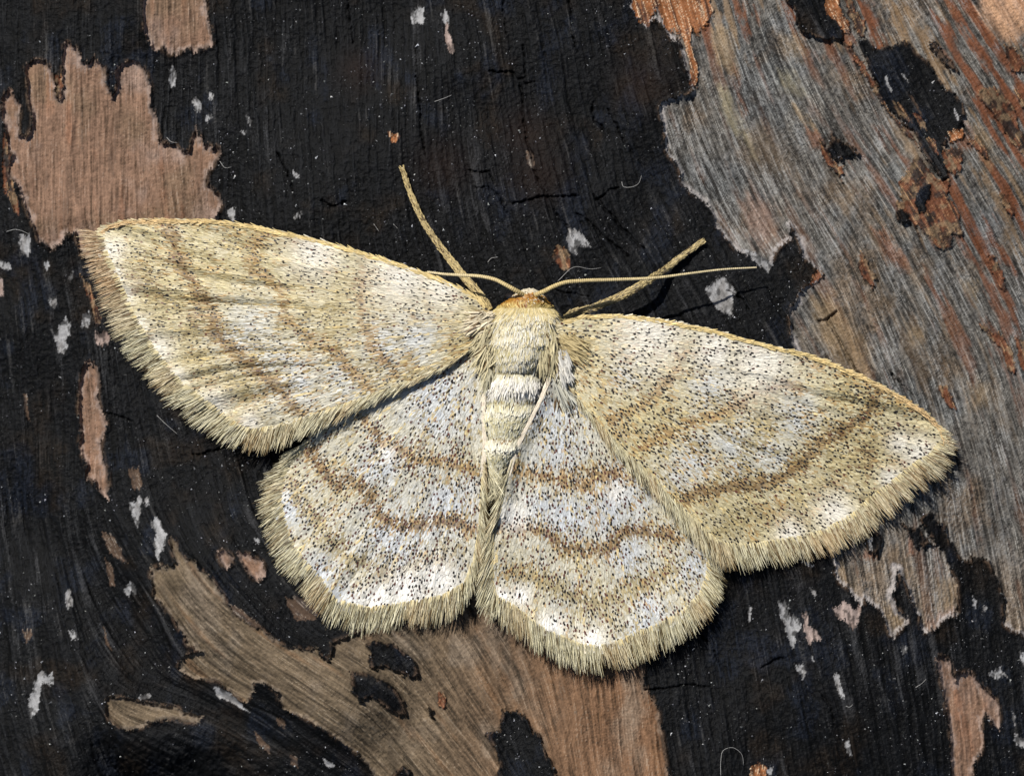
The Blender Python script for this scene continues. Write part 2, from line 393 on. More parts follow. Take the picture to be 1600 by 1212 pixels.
# grain direction field
CTRL = [(100, 200, 0.03, 1), (300, 150, 0.0, 1), (600, 150, 0.02, 1), (820, 150, 0.12, 1), (1000, 150, 0.28, 1), (1000, 380, 0.5, 1),
        (1150, 420, 0.6, 1), (1120, 60, 0.22, 1), (1150, 220, 0.4, 1), (1300, 100, 0.5, 1), (1400, 250, 0.62, 1), (1300, 350, 0.55, 1),
        (1550, 200, 0.6, 1), (1500, 400, 0.5, 1), (1350, 500, 0.45, 1), (1550, 650, 0.32, 1), (1500, 850, 0.2, 1), (1400, 900, 0.18, 1),
        (1520, 1100, 0.12, 1), (1250, 950, 0.2, 1), (1150, 1100, 0.15, 1), (950, 1120, 0.1, 1), (850, 1080, 0.3, 1), (700, 1050, 0.75, 1),
        (640, 1150, 0.9, 1), (560, 1050, 1, 0.55), (450, 1040, 1, 0.55), (350, 960, 1, 0.75), (280, 890, 0.6, 1), (420, 900, 0.8, 1),
        (250, 1000, 0.5, 1), (250, 1100, 1, 0.2), (350, 1150, 1, 0.5), (500, 1180, 1, 0.75), (100, 700, 0.05, 1), (160, 650, 0.08, 1),
        (50, 1000, 0.08, 1), (100, 1150, 0.3, 1), (350, 750, 0.3, 1), (300, 650, 0.25, 1), (800, 980, 0.6, 1), (900, 300, 0.25, 1)]
c2 = np.zeros_like(PX); s2 = np.zeros_like(PX)
qx = np.clip(PX, -60, 1660); qy = np.clip(PY, -60, 1270)
for (cx, cy, dx, dy) in CTRL:
    a2 = 2 * math.atan2(dy, dx)
    w = 1.0 / ((qx - cx) ** 2 + (qy - cy) ** 2 + 1800.0) ** 1.6
    c2 += w * math.cos(a2); s2 += w * math.sin(a2)
ang = 0.5 * np.arctan2(s2, c2) + 0.20 * (fbm(PX / 90, PY / 90, 5, 3) - 0.5)
GX = np.cos(ang).astype(np.float32); GY = np.sin(ang).astype(np.float32)

def lic(noise, n, step=1.2):
    II, JJ = np.meshgrid(np.arange(NX, dtype=np.float32), np.arange(NY, dtype=np.float32))
    acc = noise.copy()
    for sgn in (1, -1):
        x = II.copy(); y = JJ.copy()
        for k in range(n):
            i = np.clip(np.rint(x), 0, NX - 1).astype(np.int32); j = np.clip(np.rint(y), 0, NY - 1).astype(np.int32)
            x += sgn * step * GX[j, i]; y += sgn * step * GY[j, i]
            i = np.clip(np.rint(x), 0, NX - 1).astype(np.int32); j = np.clip(np.rint(y), 0, NY - 1).astype(np.int32)
            acc += noise[j, i]
    acc /= (2 * n + 1)
    acc -= acc.mean(); acc /= acc.std()
    return np.clip(acc, -3, 3)
white = rng.random((NY, NX), dtype=np.float32)
fine = lic(white, 9)                                         # thin fibres
coarse = lic(fbm(PX / 4.5, PY / 4.5, 11, 2).astype(np.float32), 15, 1.6)   # broad streaks
wide = lic(fbm(PX / 12.0, PY / 12.0, 13, 2).astype(np.float32), 28, 2.2)

# ragged edges: warp the coordinates before testing the outlines
w1 = fbm(PX / 22, PY / 22, 21, 3) - 0.5; w2 = fbm(PX / 22, PY / 22, 22, 3) - 0.5
w3 = fbm(PX / 5, PY / 5, 23, 2) - 0.5; w4 = fbm(PX / 5, PY / 5, 24, 2) - 0.5
WX = PX + 9 * w1 + 4.5 * w3 + GX * fine * 1.2 + GX * coarse * 1.2
WY = PY + 9 * w2 + 4.5 * w4 + GY * fine * 2.2 + GY * coarse * 1.8

kinds = 'CWLGPKROTD'
kind = np.zeros((NY, NX), np.int8)           # index into kinds
lab = np.zeros((NY, NX), np.int16)           # 0 = continuous black crust
edge = np.full((NY, NX), 99.0, np.float32)   # distance inside its own outline
for n, (kd, reg, s) in enumerate(POLY):
    pts = tr(reg, s)
    xs = [p[0] for p in pts]; ys = [p[1] for p in pts]
    i0, i1 = np.searchsorted(ax, [min(xs) - 16, max(xs) + 16]); j0, j1 = np.searchsorted(ay, [min(ys) - 16, max(ys) + 16])
    if i1 <= i0 or j1 <= j0:
        continue
    sl = (slice(j0, j1), slice(i0, i1))
    small = (max(xs) - min(xs)) < 30
    x = (PX + (WX - PX) * (0.75 if small else 1.0))[sl]; y = (PY + (WY - PY) * (0.75 if small else 1.0))[sl]
    ins = inside_poly(x, y, pts)
    d = seg_dist(x, y, pts, True)
    kind[sl][ins] = kinds.index(kd); lab[sl][ins] = n + 1; edge[sl][ins] = d[ins]

# ---- colours
def mixc(c, t, rgb):
    t = np.clip(t, 0, 1)[..., None]
    return c * (1 - t) + np.asarray(rgb, np.float32) * t
low = fbm(PX / 70, PY / 70, 41, 4); low2 = fbm(PX / 45, PY / 60, 43, 4); hi = fbm(PX / 4, PY / 4, 45, 2); mid = fbm(PX / 14, PY / 14, 47, 3)
C = np.zeros((NY, NX, 3), np.float32)
# char
c = np.ones((NY, NX, 3), np.float32) * np.array([0.0038, 0.0040, 0.0045], np.float32)
c = mixc(c, sstep(0.55, 0.75, low) * 0.8, (0.0085, 0.006, 0.004))
c = mixc(c, sstep(0.55, 0.75, low2) * 0.8, (0.0055, 0.0072, 0.0115))
c *= (0.9 + 0.42 * fine + 0.22 * coarse + 1.3 * (hi - 0.5))[..., None].clip(0.2, 2.5)
gs = sstep(1.2, 2.6, wide + 0.5 * fine) * sstep(0.45, 0.65, fbm(PX / 110, PY / 150, 61, 3))
c = mixc(c, gs * 0.45, (0.05, 0.05, 0.052))
c = mixc(c, sstep(1.6, 2.6, coarse + 0.6 * fine) * 0.4 * sstep(0.42, 0.62, low2), (0.055, 0.052, 0.048))
left = 0.45 * sstep(520, 150, PX) * sstep(0.40, 0.65, fbm(PX / 40, PY / 120, 67, 3))
c = mixc(c, left * sstep(0.3, 2.0, fine + 0.5 * coarse) * 0.5, (0.055, 0.055, 0.055))
br = np.zeros_like(PX)
for (bx, by, r) in [(840, 270, 45), (690, 260, 40), (560, 110, 30), (1000, 130, 40), (820, 210, 40)]:
    br = np.maximum(br, np.exp(-((PX - bx) ** 2 + (PY - by) ** 2) / r ** 2))
c = mixc(c, br * 0.6, (0.012, 0.0065, 0.0045))
Cchar = c
# brown wood
c = np.ones((NY, NX, 3), np.float32) * np.array([0.160, 0.096, 0.063], np.float32)
c = mixc(c, sstep(0.5, 0.75, low2) * 0.6, (0.20, 0.143, 0.115))
c = mixc(c, sstep(0.52, 0.75, low) * 0.6, (0.115, 0.078, 0.048))
c = mixc(c, sstep(0.6, 2.0, wide) * 0.35, (0.20, 0.085, 0.042))
c *= (1 + 0.20 * fine + 0.10 * coarse + 0.6 * (hi - 0.5))[..., None].clip(0.35, 1.8)
c = mixc(c, sstep(1.2, 2.4, -fine - 0.5 * coarse) * 0.7, (0.055, 0.034, 0.02))
c = mixc(c, sstep(1.3, 2.4, fine) * 0.35, (0.33, 0.27, 0.22))
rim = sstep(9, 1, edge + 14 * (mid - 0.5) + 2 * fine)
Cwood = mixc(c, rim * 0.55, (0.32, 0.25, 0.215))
# olive wood
c = np.ones((NY, NX, 3), np.float32) * np.array([0.100, 0.074, 0.047], np.float32)
ww = sstep(600, 980, PX)
c = mixc(c, ww * 0.8, (0.130, 0.066, 0.034))
c = mixc(c, sstep(0.5, 0.75, low2) * 0.5, (0.15, 0.12, 0.09))
c = mixc(c, sstep(0.8, 2.0, wide) * 0.4, (0.12, 0.062, 0.028))
c *= (1 + 0.24 * fine + (0.22 - 0.08 * ww) * coarse + 0.5 * (hi - 0.5))[..., None].clip(0.3, 1.8)
c = mixc(c, sstep(1.3, 2.4, -fine - 0.6 * coarse) * 0.65 * (1 - 0.4 * ww), (0.03, 0.024, 0.016))
c = mixc(c, sstep(1.3, 2.4, fine + 0.3 * coarse) * 0.4, (0.28, 0.235, 0.18))
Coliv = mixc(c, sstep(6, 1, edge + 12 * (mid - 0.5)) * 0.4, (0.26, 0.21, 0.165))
# grey wood
c = np.ones((NY, NX, 3), np.float32) * np.array([0.084, 0.078, 0.069], np.float32)
c = mixc(c, sstep(0.48, 0.7, low) * 0.7, (0.076, 0.079, 0.079))
c = mixc(c, sstep(0.5, 0.75, low2) * 0.7, (0.105, 0.074, 0.047))
lowr = sstep(820, 950, PY) * 0.75
c = mixc(c, lowr, (0.15, 0.115, 0.083))
c *= (1 + 0.48 * fine + 0.22 * coarse + 1.0 * (hi - 0.5))[..., None].clip(0.12, 2.4)
c *= (0.72 + 0.56 * fbm(PX / 30, PY / 40, 79, 3))[..., None]
c = mixc(c, sstep(1.0, 2.2, fine + 0.25 * coarse) * 0.6, (0.30, 0.295, 0.275))
c = mixc(c, sstep(0.8, 2.1, -fine - 0.5 * coarse) * 0.75, (0.020, 0.018, 0.016))
c = mixc(c, sstep(1.0, 2.2, wide + 0.3 * coarse) * 0.18, (0.16, 0.075, 0.035))
c = mixc(c, sstep(0.62, 0.75, fbm(PX / 9, PY / 9, 77, 3)) * 0.18, (0.24, 0.235, 0.23))
tr_ = np.clip(sstep(1250, 1560, PX) * sstep(760, 250, PY) + sstep(160, 0, PY) * 0.9 + 0.12, 0, 1)
rs = sstep(0.6, 1.7, wide + 0.35 * coarse + 1.6 * (fbm(PX / 60, PY / 90, 311, 3) - 0.45)) * tr_
c = mixc(c, rs * 0.85, (0.125, 0.040, 0.014))
rs2 = sstep(0.6, 1.8, wide * -1 + 0.35 * coarse + 1.5 * (fbm(PX / 50, PY / 80, 313, 3) - 0.5)) * tr_
c = mixc(c, rs2 * 0.6, (0.20, 0.125, 0.062))
sv = sstep(0.55, 0.75, fbm(PX / 34, PY / 70, 315, 3)) * sstep(-0.2, 1.4, fine + 0.4 * coarse)
c = mixc(c, sv * 0.5, (0.27, 0.27, 0.265))
for (rgb, reg, s, soft) in STAIN:
    pts = tr(reg, s)
    xs = [p[0] for p in pts]; ys = [p[1] for p in pts]
    i0, i1 = np.searchsorted(ax, [min(xs) - 40, max(xs) + 40]); j0, j1 = np.searchsorted(ay, [min(ys) - 40, max(ys) + 40])
    sl = (slice(j0, j1), slice(i0, i1))
    ins = inside_poly(WX[sl], WY[sl], pts); d = seg_dist(WX[sl], WY[sl], pts, True)
    sd = np.where(ins, d, -d) + 3.0 * coarse[sl]
    t = sstep(-soft, soft, sd) * 0.65
    c[sl] = mixc(c[sl], t, rgb) * (1 + t * (0.22 * fine[sl] + 0.12 * coarse[sl]))[..., None].clip(0.3, 2)
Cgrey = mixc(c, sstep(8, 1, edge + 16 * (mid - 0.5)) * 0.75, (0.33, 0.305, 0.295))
fib = (1 + 0.13 * fine + 0.08 * coarse + 0.4 * (hi - 0.5))[..., None].clip(0.3, 1.7)
pm = sstep(0.55, 0.72, fbm(PX / 12, PY / 25, 81, 3))
hole = sstep(0.50, 0.62, fbm(PX / 6, PY / 9, 83, 3) + 0.05 * fine - 0.02 * np.minimum(edge, 6) + 0.02)
Cpale = mixc(mixc(np.ones_like(C) * np.array([0.235, 0.232, 0.232], np.float32), pm * 0.6, (0.14, 0.13, 0.12)) * fib, hole * 0.85, (0.022, 0.021, 0.020))
Cpink = mixc(np.ones_like(C) * np.array([0.26, 0.20, 0.175], np.float32), pm * 0.6, (0.17, 0.115, 0.09)) * fib
Cpink = mixc(Cpink, hole * 0.8, (0.03, 0.022, 0.018))
Crust = mixc(np.ones_like(C) * np.array([0.105, 0.038, 0.017], np.float32), sstep(0.2, 1.5, coarse), (0.03, 0.015, 0.010))
Crust = mixc(Crust, sstep(0.50, 0.66, fbm(PX / 13, PY / 16, 85, 3) + 0.05 * coarse) * 0.85, (0.014, 0.010, 0.008))
Crust = mixc(Crust, sstep(0.56, 0.70, fbm(PX / 11, PY / 14, 87, 3) + 0.06 * coarse) * 0.7, (0.17, 0.115, 0.065))
Crust = mixc(Crust, sstep(0.9, 2.2, fine) * 0.7, (0.22, 0.13, 0.065)) * (1 + 0.25 * fine + 0.4 * (hi - 0.5))[..., None].clip(0.3, 1.8)
Cor = mixc(np.ones_like(C) * np.array([0.22, 0.085, 0.03], np.float32), sstep(0.3, 1.4, coarse), (0.07, 0.028, 0.014))
Cor = mixc(Cor, sstep(0.6, 1.8, fine), (0.36, 0.26, 0.17)) * (1 + 0.2 * fine)[..., None].clip(0.3, 1.8)
Cpea = mixc(np.ones_like(C) * np.array([0.52, 0.31, 0.19], np.float32), sstep(0.45, 0.7, mid), (0.34, 0.19, 0.12)) * fib
Cdim = mixc(np.ones_like(C) * np.array([0.07, 0.045, 0.030], np.float32), sstep(0.2, 1.4, coarse), (0.03, 0.022, 0.018))
Cdim = mixc(Cdim, sstep(0.8, 2, fine) * 0.6, (0.2, 0.17, 0.14)) * fib
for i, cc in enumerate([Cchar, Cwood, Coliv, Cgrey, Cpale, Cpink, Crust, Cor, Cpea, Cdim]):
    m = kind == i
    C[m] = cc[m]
# soot smeared into the wood and singed fibres left along the torn edges
def box(a_, n_):
    for ax_ in (0, 1):
        q = np.cumsum(np.pad(a_, [(n_ + 1, n_) if k == ax_ else (0, 0) for k in (0, 1)], mode='edge'), axis=ax_, dtype=np.float64)
        a_ = (q[2 * n_ + 1:] - q[:-2 * n_ - 1] if ax_ == 0 else q[:, 2 * n_ + 1:] - q[:, :-2 * n_ - 1]) / (2 * n_ + 1)
    return a_.astype(np.float32)
isw = ((kind == 1) | (kind == 2) | (kind == 3)).astype(np.float32)
near = box(box(isw, 4), 4)
nz1 = fbm(PX / 7, PY / 12, 301, 3) + 0.07 * fine + 0.06 * coarse
soot = isw * sstep(0.95, 0.55, near) * sstep(0.44, 0.64, nz1) * np.where(kind == 3, 0.3, 0.85)
soot = np.maximum(soot, isw * 0.5 * sstep(0.72, 0.90, fbm(PX / 22, PY / 70, 303, 3) + 0.10 * coarse + 0.08 * fine))
C = mixc(C, soot * 0.85, (0.018, 0.014, 0.011))
sing = (kind == 0) * sstep(0.08, 0.45, near) * sstep(0.50, 0.66, fbm(PX / 6, PY / 14, 305, 3) + 0.08 * fine)
C = mixc(C, sing * 0.75, (0.085, 0.055, 0.036))
lip = (kind == 0) * sstep(0.02, 0.4, near) * (0.4 + 1.2 * mid)
# ---- relief
DEPTH = np.array([0.0, -0.014, -0.013, -0.014, -0.0035, -0.004, -0.007, -0.007, -0.006, -0.004], np.float32)
FIBR = np.array([0.0009, 0.0010, 0.0013, 0.0018, 0.0005, 0.0006, 0.0012, 0.0014, 0.0008, 0.0009], np.float32)
dep = DEPTH[kind] * sstep(0, 4.0, edge)
p = np.pad(dep, 1, mode='edge')
dep = (p[:-2, 1:-1] + p[2:, 1:-1] + p[1:-1, :-2] + p[1:-1, 2:] + 2 * p[1:-1, 1:-1]) / 6
dep = dep + FIBR[kind] * (fine + 1.1 * coarse) + 0.006 * lip + 0.0016 * wide + 0.0022 * (hi - 0.5) + 0.003 * (mid - 0.5) + 0.0022 * (hi - 0.5) * (kind == 0)
for (reg, s, wd) in CRACK:
    pts = tr(reg, s)
    xs = [q[0] for q in pts]; ys = [q[1] for q in pts]
    i0, i1 = np.searchsorted(ax, [min(xs) - 30, max(xs) + 30]); j0, j1 = np.searchsorted(ay, [min(ys) - 30, max(ys) + 30])
    sl = (slice(j0, j1), slice(i0, i1))
    d = seg_dist((PX + 10 * w1 + 2 * w3)[sl], (PY + 10 * w2 + 2 * w4)[sl], pts)
    dep[sl] -= 0.016 * (0.35 + 1.0 * mid[sl]) * sstep(wd * 1.5, 0.3, d + 1.5 * (hi[sl] - 0.5))
# hollow at the lower left, ledges
pit = [(150, 1128), (190, 1136), (225, 1142), (300, 1128), (380, 1150), (460, 1200), (520, 1280), (480, 1500), (150, 1500), (110, 1220), (120, 1150)]
x, y = WX, WY
ins = inside_poly(x, y, pit); d = seg_dist(x, y, pit, True)
dep -= np.where(ins, 0.16 * sstep(0, 120, d), 0)
und = (fbm(PX / 260, PY / 330, 91, 3) - 0.5)
away = 1 - np.exp(-(((PX - 800) / 620) ** 2 + ((PY - 640) / 330) ** 2) ** 2)
dep += und * (0.02 + 0.14 * away)
# gentle trough between the left flank and the bottom ridge
dep -= 0.06 * np.exp(-((seg_dist(PX, PY, [(60, 820), (190, 960), (260, 1060), (420, 1160), (560, 1260)]) / 60) ** 2))
dep += 0.05 * np.exp(-((seg_dist(PX, PY, [(290, 900), (420, 1020), (560, 1110)]) / 50) ** 2))

def log_z(x):
    return np.sqrt(np.maximum(R_LOG ** 2 - x ** 2, 0.0)) - R_LOG
X = (PX - 800) / K
X = np.clip(X, -R_LOG * 0.985, R_LOG * 0.985)
Zl = log_z(X) + dep
X = np.clip(X * (H - Zl) / H, -R_LOG * 0.985, R_LOG * 0.985)
Zl = log_z(X) + dep
Y = (606.0 - PY) / K * (H - np.clip(Zl, -0.6, 1)) / H
BARK_Z = Zl
def bark_at(px, py):
    i = int(np.clip(np.searchsorted(ax, px), 0, NX - 1)); j = int(np.clip(np.searchsorted(ay, py), 0, NY - 1))
    return float(BARK_Z[j, i])

# ---- split the surface into its pieces
V = np.stack([X, Y, Zl], -1).reshape(-1, 3).astype(np.float32)
Cf = np.clip(C, 0.002, 0.9).reshape(-1, 3)
I = np.arange(NY * NX, dtype=np.int32).reshape(NY, NX)
F = np.stack([I[1:, :-1], I[1:, 1:], I[:-1, 1:], I[:-1, :-1]], -1).reshape(-1, 4)
fl = lab[:-1, :-1].reshape(-1)
order = np.argsort(fl, kind='stable'); fs = fl[order]
NAME = {'C': ('char_patch', M_CHAR), 'W': ('bare_wood_patch', M_WOOD), 'L': ('bare_wood_patch', M_WOOD), 'G': ('weathered_wood', M_GREY),
        'P': ('pale_fleck', M_PALE), 'K': ('pale_fleck', M_PALE), 'R': ('rusty_streak', M_RUST), 'O': ('orange_splinter', M_RUST),
        'T': ('peach_wood_patch', M_WOOD), 'D': ('brown_streak', M_WOOD)}
remap = np.empty(NY * NX, np.int32)
for n in range(0, len(POLY) + 1):
    a, b = np.searchsorted(fs, [n, n + 1])
    if b - a < 3:
        continue
    ff = F[order[a:b]]
    u = np.unique(ff)
    remap[u] = np.arange(len(u), dtype=np.int32)
    nm, mt = ('char_crust', M_CHAR) if n == 0 else NAME[POLY[n - 1][0]]
    make_mesh(nm, V[u], remap[ff], mt, log, Cf[u])

# underside and sawn ends of the log, out of frame
na = 72
t0 = math.acos(0.985)
th = np.linspace(-t0, -(math.pi - t0), na)
def arc(y, r):
    return np.stack([r * np.cos(th), np.full(na, y), r * np.sin(th) - R_LOG], -1)
y0, y1 = float(Y.min()), float(Y.max())
ra, rb = arc(y0 + 0.03, R_LOG * 0.998), arc(y1 - 0.03, R_LOG * 0.998)
vv = np.concatenate([ra, rb]); i = np.arange(na - 1)
ff = np.stack([i, i + na, i + na + 1, i + 1], -1)
cc = np.tile(np.array([[0.012, 0.011, 0.011]]), (len(vv), 1))
make_mesh('underside', vv, ff[:, ::-1], M_CHAR, log, cc)
for ye in (y0 + 0.05, y1 - 0.05):
    t = np.linspace(0, 2 * math.pi, 73)[:-1]
    ring = np.stack([R_LOG * 0.97 * np.cos(t), np.full(72, ye), R_LOG * 0.97 * np.sin(t) - R_LOG], -1)
    vv = np.concatenate([ring, [[0, ye, -R_LOG]]]); k = np.arange(72)
    ff = np.stack([k, (k + 1) % 72, np.full(72, 72)], -1)
    make_mesh('sawn_end', vv, ff, M_WOOD, log, np.tile(np.array([[0.22, 0.15, 0.09]]), (73, 1)))

# ------------------------------------------------------------------ ash dust on the black crust
def crust_normalish(n):
    return rng.normal(size=(n, 3))
nd = 24000
dx = rng.uniform(-60, 1660, nd); dy = rng.uniform(-60, 1270, nd)
ii = np.clip(np.searchsorted(ax, dx), 0, NX - 1); jj = np.clip(np.searchsorted(ay, dy), 0, NY - 1)
dens = fbm(dx / 60, dy / 60, 101, 3)
keep = (kind[jj, ii] == 0) & (rng.random(nd) < sstep(0.3, 0.65, dens)) & ~((dx < 330) & (rng.random(nd) < 0.6))
dx, dy, ii, jj = dx[keep], dy[keep], ii[keep], jj[keep]
nd = len(dx)
dz = BARK_Z[jj, ii]
sc_ = (H - dz) / H / K
P0 = np.stack([(dx - 800) * sc_, (606 - dy) * sc_, dz + 0.0004], -1)
size = (0.75 + 1.5 * rng.random(nd) ** 4) / K
tet = np.array([[1, 0, -0.4], [-0.5, 0.87, -0.4], [-0.5, -0.87, -0.4], [0, 0, 0.9]])
a = rng.uniform(0, 6.283, nd); el = 1 + 1.5 * rng.random(nd) ** 3
vx = tet[None, :, 0] * el[:, None]; vy = np.repeat(tet[None, :, 1], nd, 0)
rx = vx * np.cos(a)[:, None] - vy * np.sin(a)[:, None]; ry = vx * np.sin(a)[:, None] + vy * np.cos(a)[:, None]
vv = P0[:, None, :] + np.stack([rx, ry, np.repeat(tet[None, :, 2], nd, 0)], -1) * size[:, None, None]
tf = np.array([[0, 1, 3], [1, 2, 3], [2, 0, 3], [0, 2, 1]])
ff = (np.arange(nd)[:, None, None] * 4 + tf[None]).reshape(-1, 3)
g = (0.07 + 0.6 * rng.random(nd) ** 5.0)
tint = np.stack([g, g * (0.97 + 0.06 * rng.random(nd)), g * (0.92 + 0.2 * rng.random(nd))], -1)
dust = make_mesh('ash_dust', vv.reshape(-1, 3), ff, M_DUST, log, np.repeat(tint, 4, 0), smooth=False)
dust['kind'] = 'stuff'

# ------------------------------------------------------------------ tubes
def smooth_path(pts, n):
    pts = np.asarray(pts, float)
    d = np.concatenate([[0], np.cumsum(np.linalg.norm(np.diff(pts[:, :2], axis=0), axis=1))])
    # Catmull-Rom through the points
    t = np.linspace(0, d[-1], n); out = np.zeros((n, pts.shape[1]))
    for k in range(pts.shape[1]):
        m = np.gradient(pts[:, k], d)
        idx = np.clip(np.searchsorted(d, t, side='right') - 1, 0, len(d) - 2)
        h = d[idx + 1] - d[idx]; u = (t - d[idx]) / h
        out[:, k] = ((2 * u ** 3 - 3 * u ** 2 + 1) * pts[idx, k] + (u ** 3 - 2 * u ** 2 + u) * h * m[idx]
                     + (-2 * u ** 3 + 3 * u ** 2) * pts[idx + 1, k] + (u ** 3 - u ** 2) * h * m[idx + 1])
    return out

def tube_np(P, r, nseg=10):
    P = np.asarray(P, float); n = len(P)
    T = np.gradient(P, axis=0); T /= np.linalg.norm(T, axis=1)[:, None] + 1e-12
    up = np.array([0.03, 0.02, 1.0])
    S = np.cross(T, up); S /= np.linalg.norm(S, axis=1)[:, None] + 1e-12
    U = np.cross(S, T)
    t = np.linspace(0, 2 * math.pi, nseg + 1)[:-1]
    Vv = P[:, None] + np.asarray(r)[:, None, None] * (np.cos(t)[None, :, None] * S[:, None] + np.sin(t)[None, :, None] * U[:, None])
    i, j = np.meshgrid(np.arange(n - 1), np.arange(nseg), indexing='ij')
    a = i * nseg + j; b = i * nseg + (j + 1) % nseg
    Ff = np.stack([a, b, b + nseg, a + nseg], -1).reshape(-1, 4)
    Vv = Vv.reshape(-1, 3)
    # end caps as quads fanned on a doubled centre
    caps = []
    base = len(Vv)
    Vv = np.concatenate([Vv, P[:1], P[-1:]])
    for k in range(0, nseg, 2):
        caps.append([base, (k + 2) % nseg, (k + 1) % nseg, k])
        o = (n - 1) * nseg
        caps.append([base + 1, o + k, o + (k + 1) % nseg, o + (k + 2) % nseg])
    return Vv, np.concatenate([Ff, np.array(caps)])

# ------------------------------------------------------------------ stray fibres lying on the crust
FIB = [('I', '195,1212 195,1140 205,1095 245,1080 290,1110 300,1165', 'pale curled fibre arched on the black crust beside an orange splinter'),
       ('B', '1305,840 1310,860 1345,865 1380,850 1397,810', 'hooked pale fibre lying on black crust next to the weathered grey wood'),
       ('E', '1010,115 1090,50 1160,60 1210,55', 'thin wavy white fibre on crust below the grey fleck above a leg'),
       ('B', '440,470 470,460 520,440', 'straight short fibre on open black crust above the moth left foreleg'),
       ('D', '725,735 760,770 820,822', 'stiff pale bristle on black crust just off the left forewing fringe'),
       ('A', '1015,745 1040,775 1070,772', 'forked pale fibre at the ragged right edge of the large brown patch'),
       ('A', '770,635 790,655 820,660', 'tiny pale fibre on the upper ragged edge of the brown patch'),
       ('B', '160,1035 185,1070', 'short white bristle on crust above the left forewing'),
       ('B', '250,1035 270,1055', 'stubby white bristle beside a bristle above the left forewing'),
       ('E', '685,30 700,12 735,5', 'small curled fibre on crust above the left antenna'),
       ('A', '30,1070 70,1060 110,1070 140,1085', 'long hair-thin fibre on dark crust left of the wing tip'),
       ('I', '770,890 785,895 803,882', 'tiny hooked fibre under a pale fleck on the lower black crust'),
       ('I', '1090,805 1120,785 1140,765', 'faint straight fibre on black crust beside a brown wood strip')]
for (reg, s, label) in FIB:
    pts = np.array(tr(reg, s))
    pp = smooth_path(pts, 24)
    z = np.array([bark_at(q[0], q[1]) for q in pp])
    z = np.convolve(np.pad(z, 4, mode='edge'), np.ones(9) / 9, 'valid') + 0.0035
    z[0] -= 0.002; z[-1] -= 0.002
    xx, yy = at(pp[:, 0], pp[:, 1], z)
    vv, ff = tube_np(np.stack([xx, yy, z], -1), np.full(24, 0.38 / K) * np.linspace(1.1, 0.6, 24), 6)
    o = make_mesh('stray_fibre', vv, ff, M_FIBRE)
    o['label'] = label; o['category'] = 'fibre'; o['group'] = 'stray fibres on the log'

# ================================================================== the moth
moth = bpy.data.objects.new('moth', None)
moth.location = (*at(812, 560, 0.0), bark_at(812, 560))
col.objects.link(moth)
moth['label'] = 'cream speckled moth with ochre wavy bands, fringed wings spread flat on the log'
moth['category'] = 'moth'
bpy.context.view_layer.update()

def strands(P, D, L, W, colr, colt, prof, lift=0.0, curve=0.0, roll=0.25, nseg=2, up=None):
    """flat tapering scales / hairs: P roots, D unit directions, L lengths, W half widths (all cm)"""
    n = len(P); L = np.broadcast_to(L, (n,)); W = np.broadcast_to(W, (n,))
    if up is None:
        up = np.zeros((n, 3)); up[:, 2] = 1
    up = up.copy()
    up[:, :2] += rng.normal(size=(n, 2)) * roll
    S = np.cross(D, up); S /= np.linalg.norm(S, axis=1)[:, None] + 1e-12
    Nn = np.cross(S, D)
    lift = np.broadcast_to(lift, (n,)); curve = np.broadcast_to(curve, (n,))
    rows = []; cols = []
    for k in range(nseg + 1):
        t = k / nseg
        c0 = P + D * (L * t)[:, None] + Nn * (L * (lift * t + curve * t * t))[:, None]
        w = W * prof[k]
        rows += [c0 - S * w[:, None], c0 + S * w[:, None]]
        cc = colr * (1 - t) + colt * t
        cols += [cc, cc]
    Vv = np.stack(rows, 1).reshape(-1, 3); Cc = np.stack(cols, 1).reshape(-1, 3)
    m = 2 * (nseg + 1)
    q = np.array([[2 * k, 2 * k + 1, 2 * k + 3, 2 * k + 2] for k in range(nseg)])
    Ff = (np.arange(n)[:, None, None] * m + q[None]).reshape(-1, 4)
    return Vv, Ff, Cc

def join(parts):
    Vs, Fs, Cs = [], [], []; off = 0
    for (v, f, c) in parts:
        Vs.append(v); Fs.append(f + off); Cs.append(c); off += len(v)
    return np.concatenate(Vs), np.concatenate(Fs), np.concatenate(Cs)

CREAM = np.array([0.515, 0.445, 0.260]); BLUE = np.array([0.54, 0.555, 0.56]); WHITE = np.array([0.84, 0.81, 0.75])
OCHRE = np.array([0.37, 0.225, 0.080]); BROWN = np.array([0.185, 0.112, 0.048]); OLIVE = np.array([0.33, 0.26, 0.125])
YELL = np.array([0.62, 0.48, 0.22]); BLACK = np.array([0.018, 0.015, 0.014]); MAROON = np.array([0.075, 0.028, 0.020])

def P_(s):
    v = [float(t) for t in s.replace(',', ' ').split()]
    return [(v[i], v[i + 1]) for i in range(0, len(v), 2)]

